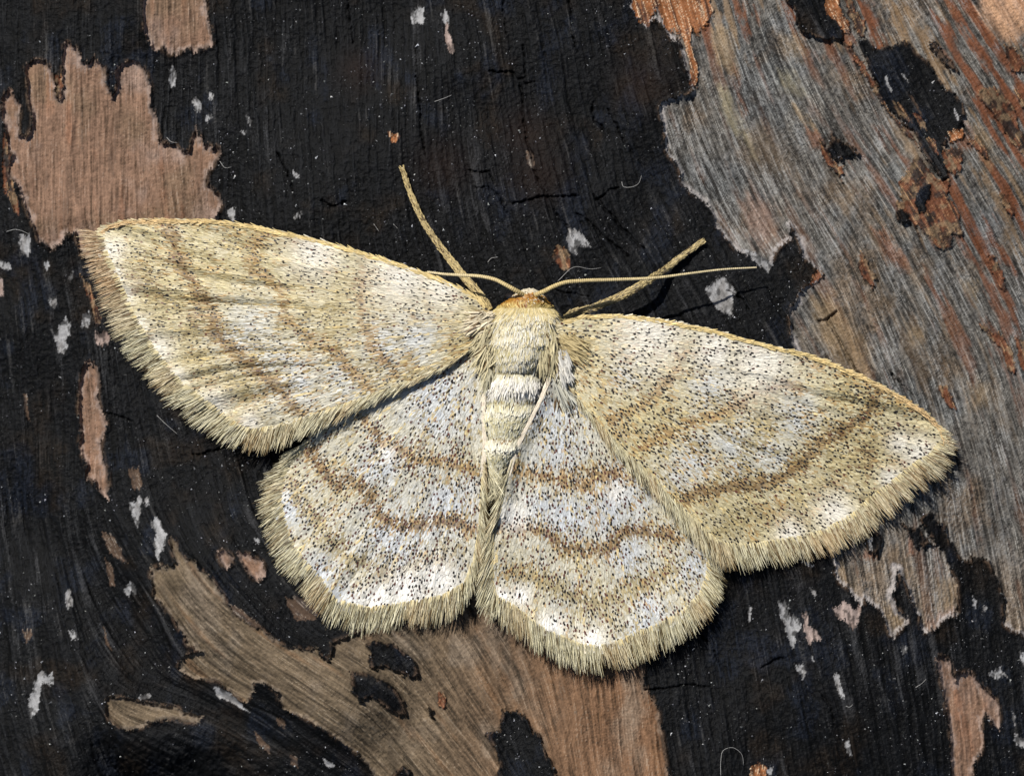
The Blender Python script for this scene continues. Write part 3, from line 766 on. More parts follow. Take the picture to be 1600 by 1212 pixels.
WINGS = {
 'LF': dict(name='forewing', root=(775, 500), org=(860, 497), zr=0.170, clear=0.068, lmax=640, fold=0.0105, nfold=42, hairy=1.0,
  out='760,482 750,467 725,452 687,435 650,422 600,405 550,390 505,377 450,365 387,352 337,345 300,344 250,344 200,346 175,352 157,363 157,372 161,392 172,420 182,440 195,470 205,492 217,517 237,547 252,570 275,596 300,617 330,637 355,652 370,667 392,675 430,670 455,660 495,647 555,627 590,617 640,597 677,580 700,572 725,555 737,545 765,525 790,505',
  lines=[('275,355 280,382 290,407 300,435 325,460 335,482 350,515 360,537 387,560 417,580 442,605 462,625 480,642', 8, 1.15, 'B'),
         ('412,375 400,417 430,440 455,457 452,495 480,520 512,540 537,552 552,570 585,602', 9, 0.95, 'O'),
         ('575,432 575,470 577,500 590,535 607,560 630,580', 9, 0.95, 'O'),
         ('235,405 240,440 265,470 310,492 307,535 350,582 392,607 405,645', 22, 0.7, 'V'),
         ('240,352 350,352 440,372 520,390', 8, 0.5, 'O'), ('525,525 460,550 400,580', 12, 0.45, 'V'),  # second stroke here and the next line paint wing-fold shade in olive
         ('600,500 540,520 480,545', 12, 0.4, 'V')],
  blobs=[(240, 442, 28, 0.5, 'B'), (312, 492, 22, 0.7, 'B'), (280, 400, 18, 0.4, 'B'), (720, 540, 30, 0.35, 'O'), (340, 525, 14, 0.6, 'B')],
  white=[(180, 395, 22), (185, 430, 18), (200, 460, 20), (225, 510, 18), (255, 545, 26), (285, 590, 18), (345, 630, 26), (400, 655, 18), (640, 430, 60), (500, 395, 40), (700, 450, 40)],
  blue=[(480, 600, 60), (540, 590, 40), (610, 540, 50), (400, 520, 50), (440, 560, 40), (660, 530, 40), (560, 610, 40)],
  fringe='150,362,-1,-.15,32 157,372,-1,.05,36 161,392,-1,.2,38 182,440,-1,.42,42 205,492,-1,.3,44 237,547,-1,.5,44 280,600,-1,.5,46 330,637,-1,.6,46 370,668,-.8,.9,40 392,675,-.5,1,40 430,670,-.25,1,44 455,660,-.4,1,42 500,647,-.65,1,46 555,627,-.85,1,42 640,597,-1,.8,32 700,572,-1,.7,22 737,545,-1,1,16',
  costa=(0, 15)),
 'RF': dict(name='forewing', root=(868, 520), org=(790, 500), zr=0.170, clear=0.068, lmax=620, fold=0.0048, nfold=36, hairy=0.3,
  out='850,515 880,502 910,494 960,492 1010,497 1060,505 1110,515 1160,529 1210,542 1260,553 1280,560 1315,575 1352,590 1390,610 1440,640 1470,668 1477,685 1460,709 1435,725 1410,745 1390,760 1370,775 1350,792 1337,805 1315,815 1290,832 1252,842 1190,852 1155,856 1125,850 1105,835 1085,815 1065,795 1045,772 1025,752 1005,732 985,715 972,702 942,670 917,642 900,620 890,602 872,570 850,545',
  lines=[('1365,607 1357,635 1332,660 1305,675 1275,687 1257,705 1240,730 1205,747 1165,757 1135,757 1100,762 1067,775', 8, 1.15, 'B'),
         ('1240,605 1210,600 1177,612 1150,630 1110,647 1067,660 1030,675 1000,692 985,702', 9, 1.0, 'O'),
         ('1060,555 1047,585 1030,600 995,632 947,652', 9, 0.9, 'O'),
         ('1080,625 1130,645 1197,672', 9, 0.5, 'Y'), ('1365,682 1350,710 1310,730 1297,752 1212,795 1167,795 1130,822', 18, 0.75, 'V'),
         ('1250,556 1320,580 1380,610 1430,645', 12, 0.55, 'O'), ('900,560 930,620 960,670', 18, 0.3, 'O')],
  blobs=[(1365, 684, 22, 0.7, 'V'), (1350, 712, 20, 0.7, 'B'), (1212, 797, 20, 0.6, 'O'), (1170, 797, 18, 0.5, 'V'), (1062, 552, 16, 0.6, 'O'), (1257, 703, 14, 0.7, 'B'), (1180, 612, 20, 0.4, 'O'), (1355, 612, 18, 0.6, 'B'), (925, 655, 25, 0.5, 'O'), (1310, 735, 20, 0.4, 'V')],
  white=[(1427, 705, 28), (1300, 800, 34), (1385, 745, 18), (1010, 520, 60), (1180, 565, 60), (1110, 545, 40), (1400, 690, 20), (1230, 830, 24)],
  blue=[(1080, 710, 48), (1195, 705, 40), (970, 580, 30), (1100, 600, 40), (1240, 650, 40), (1140, 690, 40), (1150, 730, 30), (1060, 740, 30)],
  fringe='1472,672,1,.1,14 1477,685,1,.25,20 1460,709,1,.4,40 1435,725,1,.85,42 1410,745,1,.9,40 1390,760,.8,1,42 1370,775,.7,1,42 1350,792,.8,1,42 1337,805,.5,1,44 1290,832,.65,1,44 1252,842,.5,1,42 1190,852,.4,1,40 1155,856,.4,1,42 1125,850,.25,1,50 1105,835,.2,1,50 1065,795,.3,1,50 1025,752,.3,1,46 985,715,.35,1,42 942,670,.4,1,36 900,620,.35,1,22 888,600,.3,1,12',
  costa=(1, 16)),
 'LH': dict(name='hindwing', root=(755, 555), org=(770, 490), zr=0.146, clear=0.050, lmax=420, fold=0.0036, nfold=24, hairy=0.1,
  out='760,540 700,548 640,570 570,610 510,650 470,697 450,727 442,742 435,772 436,792 440,820 455,858 475,882 497,904 510,925 525,942 552,952 575,954 602,947 630,946 655,936 690,935 710,931 725,915 740,880 750,825 755,775 755,735 759,692 757,630 759,580 775,555',
  lines=[('490,702 510,735 530,755 552,740 575,760 590,792 615,812 640,817 677,812 710,807 735,820', 7.5, 1.1, 'B'),
         ('575,655 602,685 627,697 652,715 670,715 702,720 740,727', 9, 0.95, 'O'),
         ('460,750 475,772 497,805 520,840 540,860 590,882 627,885 665,872 702,865', 15, 0.95, 'V')],
  blobs=[(605, 882, 34, 0.6, 'V'), (645, 712, 22, 0.5, 'B'), (500, 810, 18, 0.5, 'V'), (700, 720, 22, 0.4, 'O'), (490, 705, 14, 0.5, 'B')],
  white=[(595, 932, 30), (640, 916, 38), (688, 902, 36), (610, 705, 12), (560, 945, 18)],  # first three paint the bright glint near the lower margin as white scales
  blue=[(540, 930, 30), (620, 840, 60), (500, 890, 30), (700, 780, 50), (600, 720, 40), (690, 620, 60), (450, 790, 30)],
  fringe='480,690,-1,.6,40 450,727,-1,.4,42 442,742,-1,.45,42 435,772,-1,.5,40 436,792,-1,.65,40 450,847,-1,.8,38 475,882,-.85,1,42 497,904,-.8,1,42 510,925,-.8,1,42 525,942,-.35,1,44 575,954,-.3,1,44 630,946,-.25,1,42 690,935,-.15,1,44 725,915,-.05,1,48 740,880,.1,1,36 750,825,.3,1,34 754,760,.35,1,30 757,720,.4,1,14',
  costa=None),
 'RH': dict(name='hindwing', root=(862, 575), org=(862, 470), zr=0.148, clear=0.050, lmax=430, fold=0.0036, nfold=24, hairy=0.1,
  out='850,560 856,590 847,617 825,662 805,702 790,755 780,800 769,850 767,910 775,935 802,950 830,970 847,984 880,994 905,1010 935,1014 967,1006 1000,990 1030,980 1067,960 1097,930 1107,902 1110,870 1110,820 1070,760 1010,690 950,620 890,570',
  lines=[('802,727 830,735 875,742 902,755 940,740 965,730', 9, 0.9, 'O'), ('880,740 940,735 965,735', 12, 0.5, 'B'),
         ('790,817 822,817 857,827 877,850 915,852 945,855 965,830 990,822 1020,825 1052,835', 7.5, 1.1, 'B'),
         ('800,890 837,895 880,920 935,940 980,915 1017,905 1050,882', 17, 0.95, 'V'), ('920,760 930,790 937,820', 6, 0.5, 'O')],
  blobs=[(937, 945, 26, 0.6, 'V'), (808, 730, 16, 0.7, 'O'), (800, 895, 18, 0.4, 'O'), (890, 855, 18, 0.75, 'V'), (1050, 882, 20, 0.4, 'V')],
  white=[(862, 970, 20), (815, 925, 16), (785, 925, 14), (925, 995, 20), (962, 765, 14), (800, 800, 24)],
  blue=[(1015, 950, 26), (870, 640, 50), (870, 690, 40), (960, 780, 50), (1080, 880, 26), (890, 800, 40), (980, 860, 30), (840, 790, 30), (1000, 970, 26)],
  fringe='800,720,-.35,1,12 790,755,-.5,1,36 780,800,-.55,1,50 769,850,-.55,1,52 767,910,-.5,1,50 775,935,-.2,1,48 802,950,0,1,46 847,984,.1,1,46 905,1010,.1,1,46 935,1014,.12,1,44 967,1006,.35,1,44 1000,990,.25,1,46 1030,980,.2,1,44 1067,960,.45,1,44 1097,930,.7,1,40 1107,902,.9,1,38 1110,870,.9,1,36',
  costa=None)}

def wing_z(w, px, py):
    px = np.asarray(px, float); py = np.asarray(py, float)
    rx, ry = w['root']; ox, oy = w['org']
    r = np.hypot(px - rx, py - ry); t = np.clip(r / w['lmax'], 0, 1.15)
    zb = log_z((px - 800) / K)
    z = w['zr'] * (1 - sstep(0, 1, t)) + (zb + w['clear']) * sstep(0, 1, t)
    th = np.arctan2(py - oy, px - ox)
    th = np.where(th < -0.5 * math.pi, th + 2 * math.pi, th)
    ramp = sstep(0.12, 0.75, t)
    u_ = th * w['nfold'] / math.pi + 1.3 * fbm(px / 200, py / 200, 131, 2)
    fv = np.abs(2 * vnoise(u_ * 1.6, r / 420.0, 133) - 1) - 0.5 + 0.7 * (vnoise(u_ * 3.1 + 9, r / 260.0, 135) - 0.5)
    z = z + w['fold'] * 2.0 * ramp * fv * (0.35 + 0.65 * sstep(0.25, 0.85, t))
    sp_ = 0.085 if w['name'] == 'forewing' else 0.155
    tv = th + 0.03 * (fbm(px / 150, py / 150, 175, 2) - 0.5)
    dv = np.abs((tv / sp_) % 1.0 - 0.5) * sp_ * np.hypot(px - ox, py - oy)
    z = z + 0.0022 * ramp * np.exp(-(dv / 3.0) ** 2)
    z = z + 0.03 * ramp * (fbm(px / 120, py / 120, 137, 2) - 0.5)
    if w is WINGS['RH']:
        d = seg_dist(px, py, P_('856,590 847,617 825,662 805,702 790,755 780,800'))
        z = z + 0.020 * np.exp(-(d / 14.0) ** 2)
    if w is WINGS['LH']:
        d = seg_dist(px, py, P_('755,735 759,692 757,630 759,580'))
        z = z + 0.012 * np.exp(-(d / 10.0) ** 2)
    return z

def wing_n(w, px, py, e=2.0):
    gx_ = (wing_z(w, px + e, py) - wing_z(w, px - e, py)) / (2 * e / K)
    gy_ = -(wing_z(w, px, py + e) - wing_z(w, px, py - e)) / (2 * e / K)
    n_ = np.stack([-gx_, -gy_, np.ones_like(gx_)], -1)
    return n_ / np.linalg.norm(n_, axis=1)[:, None]

def to3(px, py, z):
    x, y = at(np.asarray(px, float), np.asarray(py, float), z)
    return np.stack([x, y, np.broadcast_to(z, np.shape(x))], -1)

def resample(pts, step):
    pts = np.asarray(pts, float); out = []
    for a, b in zip(pts, np.roll(pts, -1, 0)):
        n = max(1, int(np.hypot(*(b - a)) / step))
        for k in range(n):
            out.append(a + (b - a) * k / n)
    return np.array(out)

COLS = {'B': BROWN, 'O': OCHRE, 'V': OLIVE, 'Y': YELL}

def dir3(px, py, dx, dy, w, eps=4.0):
    """3-D direction on the wing surface for a pixel direction (dy down)"""
    n = np.hypot(dx, dy) + 1e-9; dx = dx / n; dy = dy / n
    z0 = wing_z(w, px, py); z1 = wing_z(w, px + dx * eps, py + dy * eps)
    d = np.stack([dx * eps / K, -dy * eps / K, z1 - z0], -1)
    return d / np.linalg.norm(d, axis=1)[:, None]

for key in ('LH', 'RH', 'LF', 'RF'):
    w = WINGS[key]
    fore = key[1] == 'F'; leftw = key[0] == 'L'
    out = np.array(P_(w['out']))
    ring = resample(out, 5.0)
    # slight scallop on the outline
    # ---------- membrane
    gxx, gyy = np.meshgrid(np.arange(out[:, 0].min(), out[:, 0].max(), 6.0), np.arange(out[:, 1].min(), out[:, 1].max(), 6.0))
    gxx = gxx.ravel(); gyy = gyy.ravel()
    ok = inside_poly(gxx, gyy, [tuple(q) for q in out]) & (seg_dist(gxx, gyy, [tuple(q) for q in out], True) > 3)
    pts2 = np.concatenate([ring, np.stack([gxx[ok], gyy[ok]], -1)])
    nb = len(ring)
    res = delaunay_2d_cdt([Vector((float(a), float(b))) for a, b in pts2], [(i, (i + 1) % nb) for i in range(nb)], [], 1, 1e-4)
    v2 = np.array([[q.x, q.y] for q in res[0]]); tri = np.array([list(f) for f in res[2]])
    zt = wing_z(w, v2[:, 0], v2[:, 1])
    top = to3(v2[:, 0], v2[:, 1], zt); bot = top.copy(); bot[:, 2] -= 0.003
    a_, b_, c_ = top[tri[:, 0]], top[tri[:, 1]], top[tri[:, 2]]
    nz_ = np.cross(b_ - a_, c_ - a_)[:, 2]
    tri[nz_ < 0] = tri[nz_ < 0][:, ::-1]
    nv = len(v2)
    # boundary walls
    e = {}
    for t in tri:
        for q in range(3):
            e[(t[q], t[(q + 1) % 3])] = 1
    walls = []
    for (p_, q_) in e:
        if (q_, p_) not in e:
            walls += [[q_, p_, p_ + nv], [q_, p_ + nv, q_ + nv]]
    ftri = np.concatenate([tri, tri[:, ::-1] + nv, np.array(walls)])
    wing = make_mesh(w['name'], np.concatenate([top, bot]), ftri, M_MEMB, moth)
    bpy.context.view_layer.update()

    # ---------- pattern
    poly = [tuple(q) for q in out]
    def pattern(x, y):
        n = len(x)
        base_bl = np.zeros(n)
        for (bx, by, r) in w['blue']:
            base_bl = np.maximum(base_bl, np.exp(-((x - bx) ** 2 + (y - by) ** 2) / r ** 2))
        base_bl = np.clip(base_bl * (0.7 if fore else 0.6) + (0.05 if fore else 0.42) + 0.5 * (fbm(x / 18, y / 18, 151, 3) - 0.5), 0, 1)
        wh = np.zeros(n)
        for (bx, by, r) in w['white']:
            wh = np.maximum(wh, np.exp(-((x - bx) ** 2 + (y - by) ** 2) / r ** 2))
        wts = {'B': np.zeros(n), 'O': np.zeros(n), 'V': np.zeros(n), 'Y': np.zeros(n)}
        wxx = x + 9 * (fbm(x / 12, y / 12, 161, 2) - 0.5); wyy = y + 9 * (fbm(x / 12, y / 12, 162, 2) - 0.5)
        for (s, wd, st, cname) in w['lines']:
            d = seg_dist(wxx, wyy, P_(s))
            st = st * (0.40 + 1.30 * fbm(x / 8, y / 8, 165, 2)) if cname == 'B' else st
            wts[cname] = np.maximum(wts[cname], st * np.exp(-(d / wd) ** 2))
            if cname == 'B':
                wts['O'] = np.maximum(wts['O'], 0.6 * np.exp(-(d / (wd * 1.8)) ** 2))
            if cname == 'O' and wd == 9:
                wts['B'] = np.maximum(wts['B'], 0.85 * fbm(x / 10, y / 10, 167, 2) * np.exp(-(d / 6.0) ** 2))
        for (bx, by, r, st, cname) in w['blobs']:
            wts[cname] = np.maximum(wts[cname], st * np.exp(-((wxx - bx) ** 2 + (wyy - by) ** 2) / r ** 2))
        mot = fbm(x / 24, y / 24, 171, 3)
        ox_, oy_ = w['org']; rx_, ry_ = x - ox_, y - oy_
        rad = np.hypot(rx_, ry_); tha = np.arctan2(ry_, rx_); tha = np.where(tha < -0.5 * math.pi, tha + 2 * math.pi, tha)
        tv = tha + 0.03 * (fbm(x / 150, y / 150, 175, 2) - 0.5)
        sp_ = 0.085 if fore else 0.155
        dv = np.abs((tv / sp_) % 1.0 - 0.5) * sp_ * rad
        wts['Y'] = np.maximum(wts['Y'], 0.55 * np.exp(-(dv / 1.7) ** 2) * sstep(60, 170, rad))
        wts['V'] = np.maximum(wts['V'], (0.55 if fore else 0.30) * sstep(0.45, 0.66, mot))
        wts['O'] = np.maximum(wts['O'], (0.25 if fore else 0.10) * sstep(0.50, 0.68, fbm(x / 26, y / 26, 173, 3)))
        return base_bl, wh, wts

    def scale_cols(x, y):
        n = len(x)
        bl, wh, wts = pattern(x, y)
        c = CREAM[None] * (1 - bl[:, None]) + BLUE[None] * bl[:, None]
        u = rng.random(n)
        for cname in ('V', 'O', 'Y', 'B'):
            pick = rng.random(n) < wts[cname] * (0.9 if cname != 'B' else 0.8)
            c[pick] = 0.2 * c[pick] + 0.8 * COLS[cname] * (0.85 + 0.35 * rng.random((pick.sum(), 1)))
        rest = rng.random(n) < (0.22 if fore else 0.12)
        c[rest] = c[rest] * 0.5 + (OLIVE * 1.15)[None] * 0.5
        wh = np.clip(wh * (0.65 if fore else 0.95), 0, 0.92)
        c = c * (1 - wh[:, None]) + WHITE[None] * wh[:, None]
        c *= (0.78 + 0.40 * rng.random((n, 1)))
        return np.clip(c, 0.01, 0.9)

    # ---------- scales, laid in arcs around the wing hinge
    ox, oy = w['org']
    rr = np.hypot(out[:, 0] - ox, out[:, 1] - oy)
    xs, ys = [], []
    row = 2.8
    r = max(rr.min() - 10, 20)
    kk = 0
    while r < rr.max() + 4:
        nt = int(2 * math.pi * r / 2.6)
        th = (np.arange(nt) + 0.5 * (kk % 2)) / nt * 2 * math.pi
        xs.append(ox + r * np.cos(th)); ys.append(oy + r * np.sin(th))
        r += row; kk += 1
    x = np.concatenate(xs); y = np.concatenate(ys)
    x = x + rng.normal(size=len(x)) * 0.75; y = y + rng.normal(size=len(y)) * 0.75
    ok = (x > out[:, 0].min() - 2) & (x < out[:, 0].max() + 2) & (y > out[:, 1].min() - 2) & (y < out[:, 1].max() + 2)
    x, y = x[ok], y[ok]
    ok = inside_poly(x, y, poly); x, y = x[ok], y[ok]
    if not fore:      # nothing under the forewing overlap needs scales far in, keep all (cheap)
        pass
    n = len(x)
    dxx, dyy = x - ox, y - oy
    jit = rng.normal(size=n) * (0.16 if w['hairy'] < 0.5 else 0.10)
    ddx = dxx * np.cos(jit) - dyy * np.sin(jit); ddy = dxx * np.sin(jit) + dyy * np.cos(jit)
    z = wing_z(w, x, y)
    Pn = to3(x, y, z + 0.0012 + 0.0016 * rng.random(n))
    Dn = dir3(x, y, ddx, ddy, w)
    Ls = (8.0 + 5.0 * w['hairy']) * (0.75 + 0.5 * rng.random(n)) / K
    Wd = (1.75 - 0.6 * w['hairy']) * (0.8 + 0.4 * rng.random(n)) / K
    cc = scale_cols(x, y)
    parts = [strands(Pn, Dn, Ls, Wd, cc * 0.92, cc, [0.55, 1.0, 0.5], lift=0.10 + 0.05 * rng.random(n), roll=0.20, up=wing_n(w, x, y))]
    # dark speckle scales
    area = 0.5 * abs(np.dot(out[:, 0], np.roll(out[:, 1], 1)) - np.dot(out[:, 1], np.roll(out[:, 0], 1)))
    nsp = int(area / 30)
    sx = rng.uniform(out[:, 0].min(), out[:, 0].max(), nsp * 3); sy = rng.uniform(out[:, 1].min(), out[:, 1].max(), nsp * 3)
    ok = inside_poly(sx, sy, poly); sx, sy = sx[ok], sy[ok]
    bl, wh, wts = pattern(sx, sy)
    dens = 0.17 + 0.95 * wts['B'] + 0.55 * wts['V'] + 0.22 * wts['O'] - 0.05 * wh + 1.1 * (fbm(sx / 18, sy / 18, 181, 3) - 0.45)
    ok = rng.random(len(sx)) < dens; sx, sy = sx[ok], sy[ok]
    # keep them apart
    cell = {}; kp = []
    mind = 3.6
    for q in range(len(sx)):
        ci, cj = int(sx[q] / mind), int(sy[q] / mind); bad = False
        for a2 in (-1, 0, 1):
            for b2 in (-1, 0, 1):
                for h_ in cell.get((ci + a2, cj + b2), ()):
                    if (sx[h_] - sx[q]) ** 2 + (sy[h_] - sy[q]) ** 2 < mind ** 2:
                        bad = True
        if not bad:
            cell.setdefault((ci, cj), []).append(q); kp.append(q)
    sx, sy = sx[kp], sy[kp]; ns = len(sx)
    dd = np.stack([sx - ox, sy - oy], -1)
    jt = rng.normal(size=ns) * 0.22
    ex = dd[:, 0] * np.cos(jt) - dd[:, 1] * np.sin(jt); ey = dd[:, 0] * np.sin(jt) + dd[:, 1] * np.cos(jt)
    Pn = to3(sx, sy, wing_z(w, sx, sy) + 0.0042)
    Dn = dir3(sx, sy, ex, ey, w)
    mar = (rng.random(ns) < (0.12 if fore else 0.40))[:, None]
    cs = np.where(mar, MAROON[None], BLACK[None]) * (0.6 + 1.0 * rng.random((ns, 1)))
    parts.append(strands(Pn, Dn, (3.0 + 2.6 * rng.random(ns) ** 1.5) / K, (0.95 + 0.85 * rng.random(ns)) / K, cs, cs, [0.6, 1.0, 0.75], lift=0.10, roll=0.25, up=wing_n(w, sx, sy)))
    v, f, c = join(parts)
    so = make_mesh('scales', v, f, M_SCALE, wing, c, smooth=False)
    so['kind'] = 'stuff'

    # ---------- fringe
    fr = np.array([[float(t) for t in q.split(',')] for q in w['fringe'].split()])
    dd = np.concatenate([[0], np.cumsum(np.hypot(np.diff(fr[:, 0]), np.diff(fr[:, 1])))])
    nfr = int(dd[-1] * 5.4)
    s = rng.uniform(0, dd[-1], nfr)
    fx = np.interp(s, dd, fr[:, 0]); fy = np.interp(s, dd, fr[:, 1])
    # stay on the real outline
    fdx = np.interp(s, dd, fr[:, 2]); fdy = np.interp(s, dd, fr[:, 3]); fl_ = np.interp(s, dd, fr[:, 4])
    tuft = np.floor(s / 8.0 + 0.7 * vnoise(s / 11, s * 0, 191))
    ta = (hash2(tuft.astype(np.int64), tuft.astype(np.int64) * 0 + 3, 5) - 0.5) * 0.14 + rng.normal(size=nfr) * 0.08
    tl = 0.90 + 0.14 * hash2(tuft.astype(np.int64), tuft.astype(np.int64) * 0 + 7, 9)
    gap = np.abs(((s + 12 * vnoise(s / 60, s * 0, 193)) % 46) / 46 - 0.5) * 2
    tl = tl * (1 - 0.38 * sstep(0.78, 1.0, gap))
    dxn = fdx * np.cos(ta) - fdy * np.sin(ta); dyn = fdx * np.sin(ta) + fdy * np.cos(ta)
    nn = np.hypot(dxn, dyn); dxn /= nn; dyn /= nn
    inset = rng.uniform(1.0, 6.0, nfr)
    layer = rng.random(nfr)
    long_ = np.where(layer < 0.38, 0.55, 1.0)        # short upper fringe scales over the long lower hairs
    rx_ = fx - dxn * inset; ry_ = fy - dyn * inset
    zf = wing_z(w, rx_, ry_) + 0.001 + 0.007 * (1 - layer) - 0.002
    Pn = to3(rx_, ry_, zf)
    slope = -0.12 + 0.20 * (1 - layer) + rng.normal(size=nfr) * 0.05
    Dn = np.stack([dxn, -dyn, slope], -1); Dn /= np.linalg.norm(Dn, axis=1)[:, None]
    Lf = fl_ * tl * long_ * (0.66 + 0.46 * rng.random(nfr)) / K
    Wf = (0.34 + 0.36 * rng.random(nfr)) / K
    hc = np.where((rng.random(nfr) < 0.5)[:, None], np.array([[0.68, 0.63, 0.44]]), np.array([[0.50, 0.45, 0.28]]))
    hc = np.where((rng.random(nfr) < 0.26)[:, None], np.array([[0.13, 0.095, 0.042]]), hc) * (0.8 + 0.4 * rng.random((nfr, 1)))
    warm = fbm(s / 40, s * 0 + 5, 195, 2)[:, None]
    hc = hc * (1 - 0.35 * sstep(0.5, 0.8, warm)) + np.array([[0.48, 0.31, 0.14]]) * 0.35 * sstep(0.5, 0.8, warm)
    if fore:
        tipd = np.hypot(fx - fr[0, 0], fy - fr[0, 1]) if leftw else np.full(nfr, 1e3)
        tw = (sstep(190, 60, tipd) * (0.35 + 0.4 * rng.random(nfr)))[:, None]
        if not leftw:
            tw = (sstep(1150, 1300, fx) * 0.38 * rng.random(nfr))[:, None]
        hc = hc * (1 - tw) + np.array([[0.44, 0.25, 0.12]]) * tw
    fparts = [strands(Pn, Dn, Lf, Wf, hc * 0.5, hc * 1.15, [0.7, 1.0, 0.72, 0.22], lift=0.0, curve=-0.06, roll=0.5, nseg=3)]
    # cream line of short scales covering the margin
    ne = int(dd[-1] * 0.5); s = rng.uniform(0, dd[-1], ne)
    exx = np.interp(s, dd, fr[:, 0]); eyy = np.interp(s, dd, fr[:, 1])
    edx = np.interp(s, dd, fr[:, 2]); edy = np.interp(s, dd, fr[:, 3]); nn = np.hypot(edx, edy); edx /= nn; edy /= nn
    bx_ = exx - edx * 7; by_ = eyy - edy * 7
    Pn = to3(bx_, by_, wing_z(w, bx_, by_) + 0.004)
    Dn = np.stack([edx, -edy, np.full(ne, 0.02)], -1); Dn /= np.linalg.norm(Dn, axis=1)[:, None]
    cc = (np.where((rng.random(ne) < 0.15)[:, None], YELL[None] * 0.9, (CREAM * 1.15)[None])) * (0.8 + 0.35 * rng.random((ne, 1)))
    fparts.append(strands(Pn, Dn, (7 + 5 * rng.random(ne)) / K, 1.0 / K, cc, cc * 0.9, [0.7, 1, 0.8, 0.4], lift=0.05, roll=0.3, nseg=3))
    # rolled edge beside the abdomen, its lit brightness painted as cream-white scales
    if not fore:
        ep = np.array(P_('857,588 847,617 825,662 805,702 794,740' if key == 'RH' else '759,585 757,630 759,692 756,735'))
        d3 = np.concatenate([[0], np.cumsum(np.hypot(*np.diff(ep, axis=0).T))])
        ne = int(d3[-1] * 5); s = rng.uniform(0, d3[-1] - 4, ne)
        x = np.interp(s, d3, ep[:, 0]); y = np.interp(s, d3, ep[:, 1])
        tx = np.interp(s + 4, d3, ep[:, 0]) - x; ty = np.interp(s + 4, d3, ep[:, 1]) - y
        x = x + rng.uniform(-1, 3.5, ne) * (1 if key == 'RH' else -1)
        Dn = dir3(x, y, tx + rng.normal(size=ne) * 0.3, ty, w)
        Pn = to3(x, y, wing_z(w, x, y) + 0.002 + 0.003 * rng.random(ne))
        cc = np.array([[0.78, 0.69, 0.55]]) * (0.75 + 0.35 * rng.random((ne, 1)))
        fparts.append(strands(Pn, Dn, (9 + 6 * rng.random(ne)) / K, 1.1 / K, cc, cc, [0.7, 1, 0.8, 0.3], lift=0.03, roll=0.4, nseg=3))
    # leading edge fuzz
    if w['costa'] is not None:
        a0, a1 = w['costa']
        cp = out[a0:a1 + 1]
        if leftw:
            cp = cp
        d2 = np.concatenate([[0], np.cumsum(np.hypot(*np.diff(cp, axis=0).T))])
        ncst = int(d2[-1] * 1.6); s = rng.uniform(0, d2[-1], ncst)
        x = np.interp(s, d2, cp[:, 0]); y = np.interp(s, d2, cp[:, 1])
        x2 = np.interp(s + 3, d2, cp[:, 0]); y2 = np.interp(s + 3, d2, cp[:, 1])
        tx, ty = x2 - x, y2 - y; nn = np.hypot(tx, ty) + 1e-6; tx /= nn; ty /= nn
        bad = nn < 0.01; tx[bad] = -1 if leftw else 1
        off = rng.uniform(-0.5, 4.5, ncst)
        nx_, ny_ = (-ty, tx) if not leftw else (ty, -tx)      # inward
        aa = rng.normal(size=ncst) * 0.10 + np.where(rng.random(ncst) < 0.25, -0.18, 0)
        hx, hy = tx - nx_ * (-aa), ty - ny_ * (-aa)
        px_, py_ = x + nx_ * off, y + ny_ * off
        Pn = to3(px_, py_, wing_z(w, px_, py_) + 0.001 + 0.004 * rng.random(ncst))
        Dn = np.stack([hx, -hy, rng.normal(size=ncst) * 0.06], -1); Dn /= np.linalg.norm(Dn, axis=1)[:, None]
        tipw = sstep(0.55, 1.0, s / d2[-1])[:, None]
        cc = (YELL * 1.1)[None] * (1 - tipw) + np.array([[0.58, 0.40, 0.20]]) * tipw
        cc = cc * (0.75 + 0.5 * rng.random((ncst, 1)))
        fparts.append(strands(Pn, Dn, (9 + 6 * rng.random(ncst)) / K, 1.1 / K, cc * 0.85, cc, [0.8, 1, 0.7, 0.25], roll=0.5, nseg=3))
    v, f, c = join(fparts)
    fo = make_mesh('fringe', v, f, M_HAIR, wing, c, smooth=False)
    fo['kind'] = 'stuff'

# ------------------------------------------------------------------ body: one continuous skin from head to tail
BODY = np.array([  # py, px, half width, top z, bottom z
    [453, 827, 4, .135, .105], [456, 827, 16, .160, .075], [460, 826, 22, .178, .05], [466, 825, 26, .192, .035], [471, 823, 29, .194, .03],
    [476, 822, 36, .200, .02], [484, 820, 48, .206, .012], [500, 816, 58, .222, .006], [530, 812, 60, .230, .004], [555, 809, 54, .224, .006],
    [573, 806, 44, .212, .010], [582, 804, 42, .192, .012], [590, 803, 44, .196, .01], [604, 801, 47, .200, .01], [616, 799, 47, .192, .01],
    [628, 798, 46, .184, .01], [634, 797, 46, .181, .01], [642, 796, 45, .189, .01], [656, 793, 44, .184, .01], [672, 790, 41, .172, .01],
    [684, 788, 37, .161, .012], [690, 787, 36, .160, .012], [698, 786, 35, .168, .015], [712, 783, 29, .158, .018], [728, 780, 20, .136, .025],
    [748, 777, 15, .122, .03], [762, 775, 9, .105, .04], [770, 773, 1.5, .085, .06]])
def body_row(py):
    return [np.interp(py, BODY[:, 0], BODY[:, k]) for k in range(1, 5)]
pys = np.linspace(453, 770, 110); nseg = 40
ph = np.linspace(0, 2 * math.pi, nseg + 1)[:-1]
bx_, bw_, bt_, bb_ = body_row(pys)
k5 = np.array([1, 2, 3, 2, 1]) / 9.0
sm = lambda q: np.convolve(np.pad(q, 2, mode='edge'), k5, 'valid')
bw_, bt_, bb_ = sm(bw_), sm(bt_), sm(bb_)
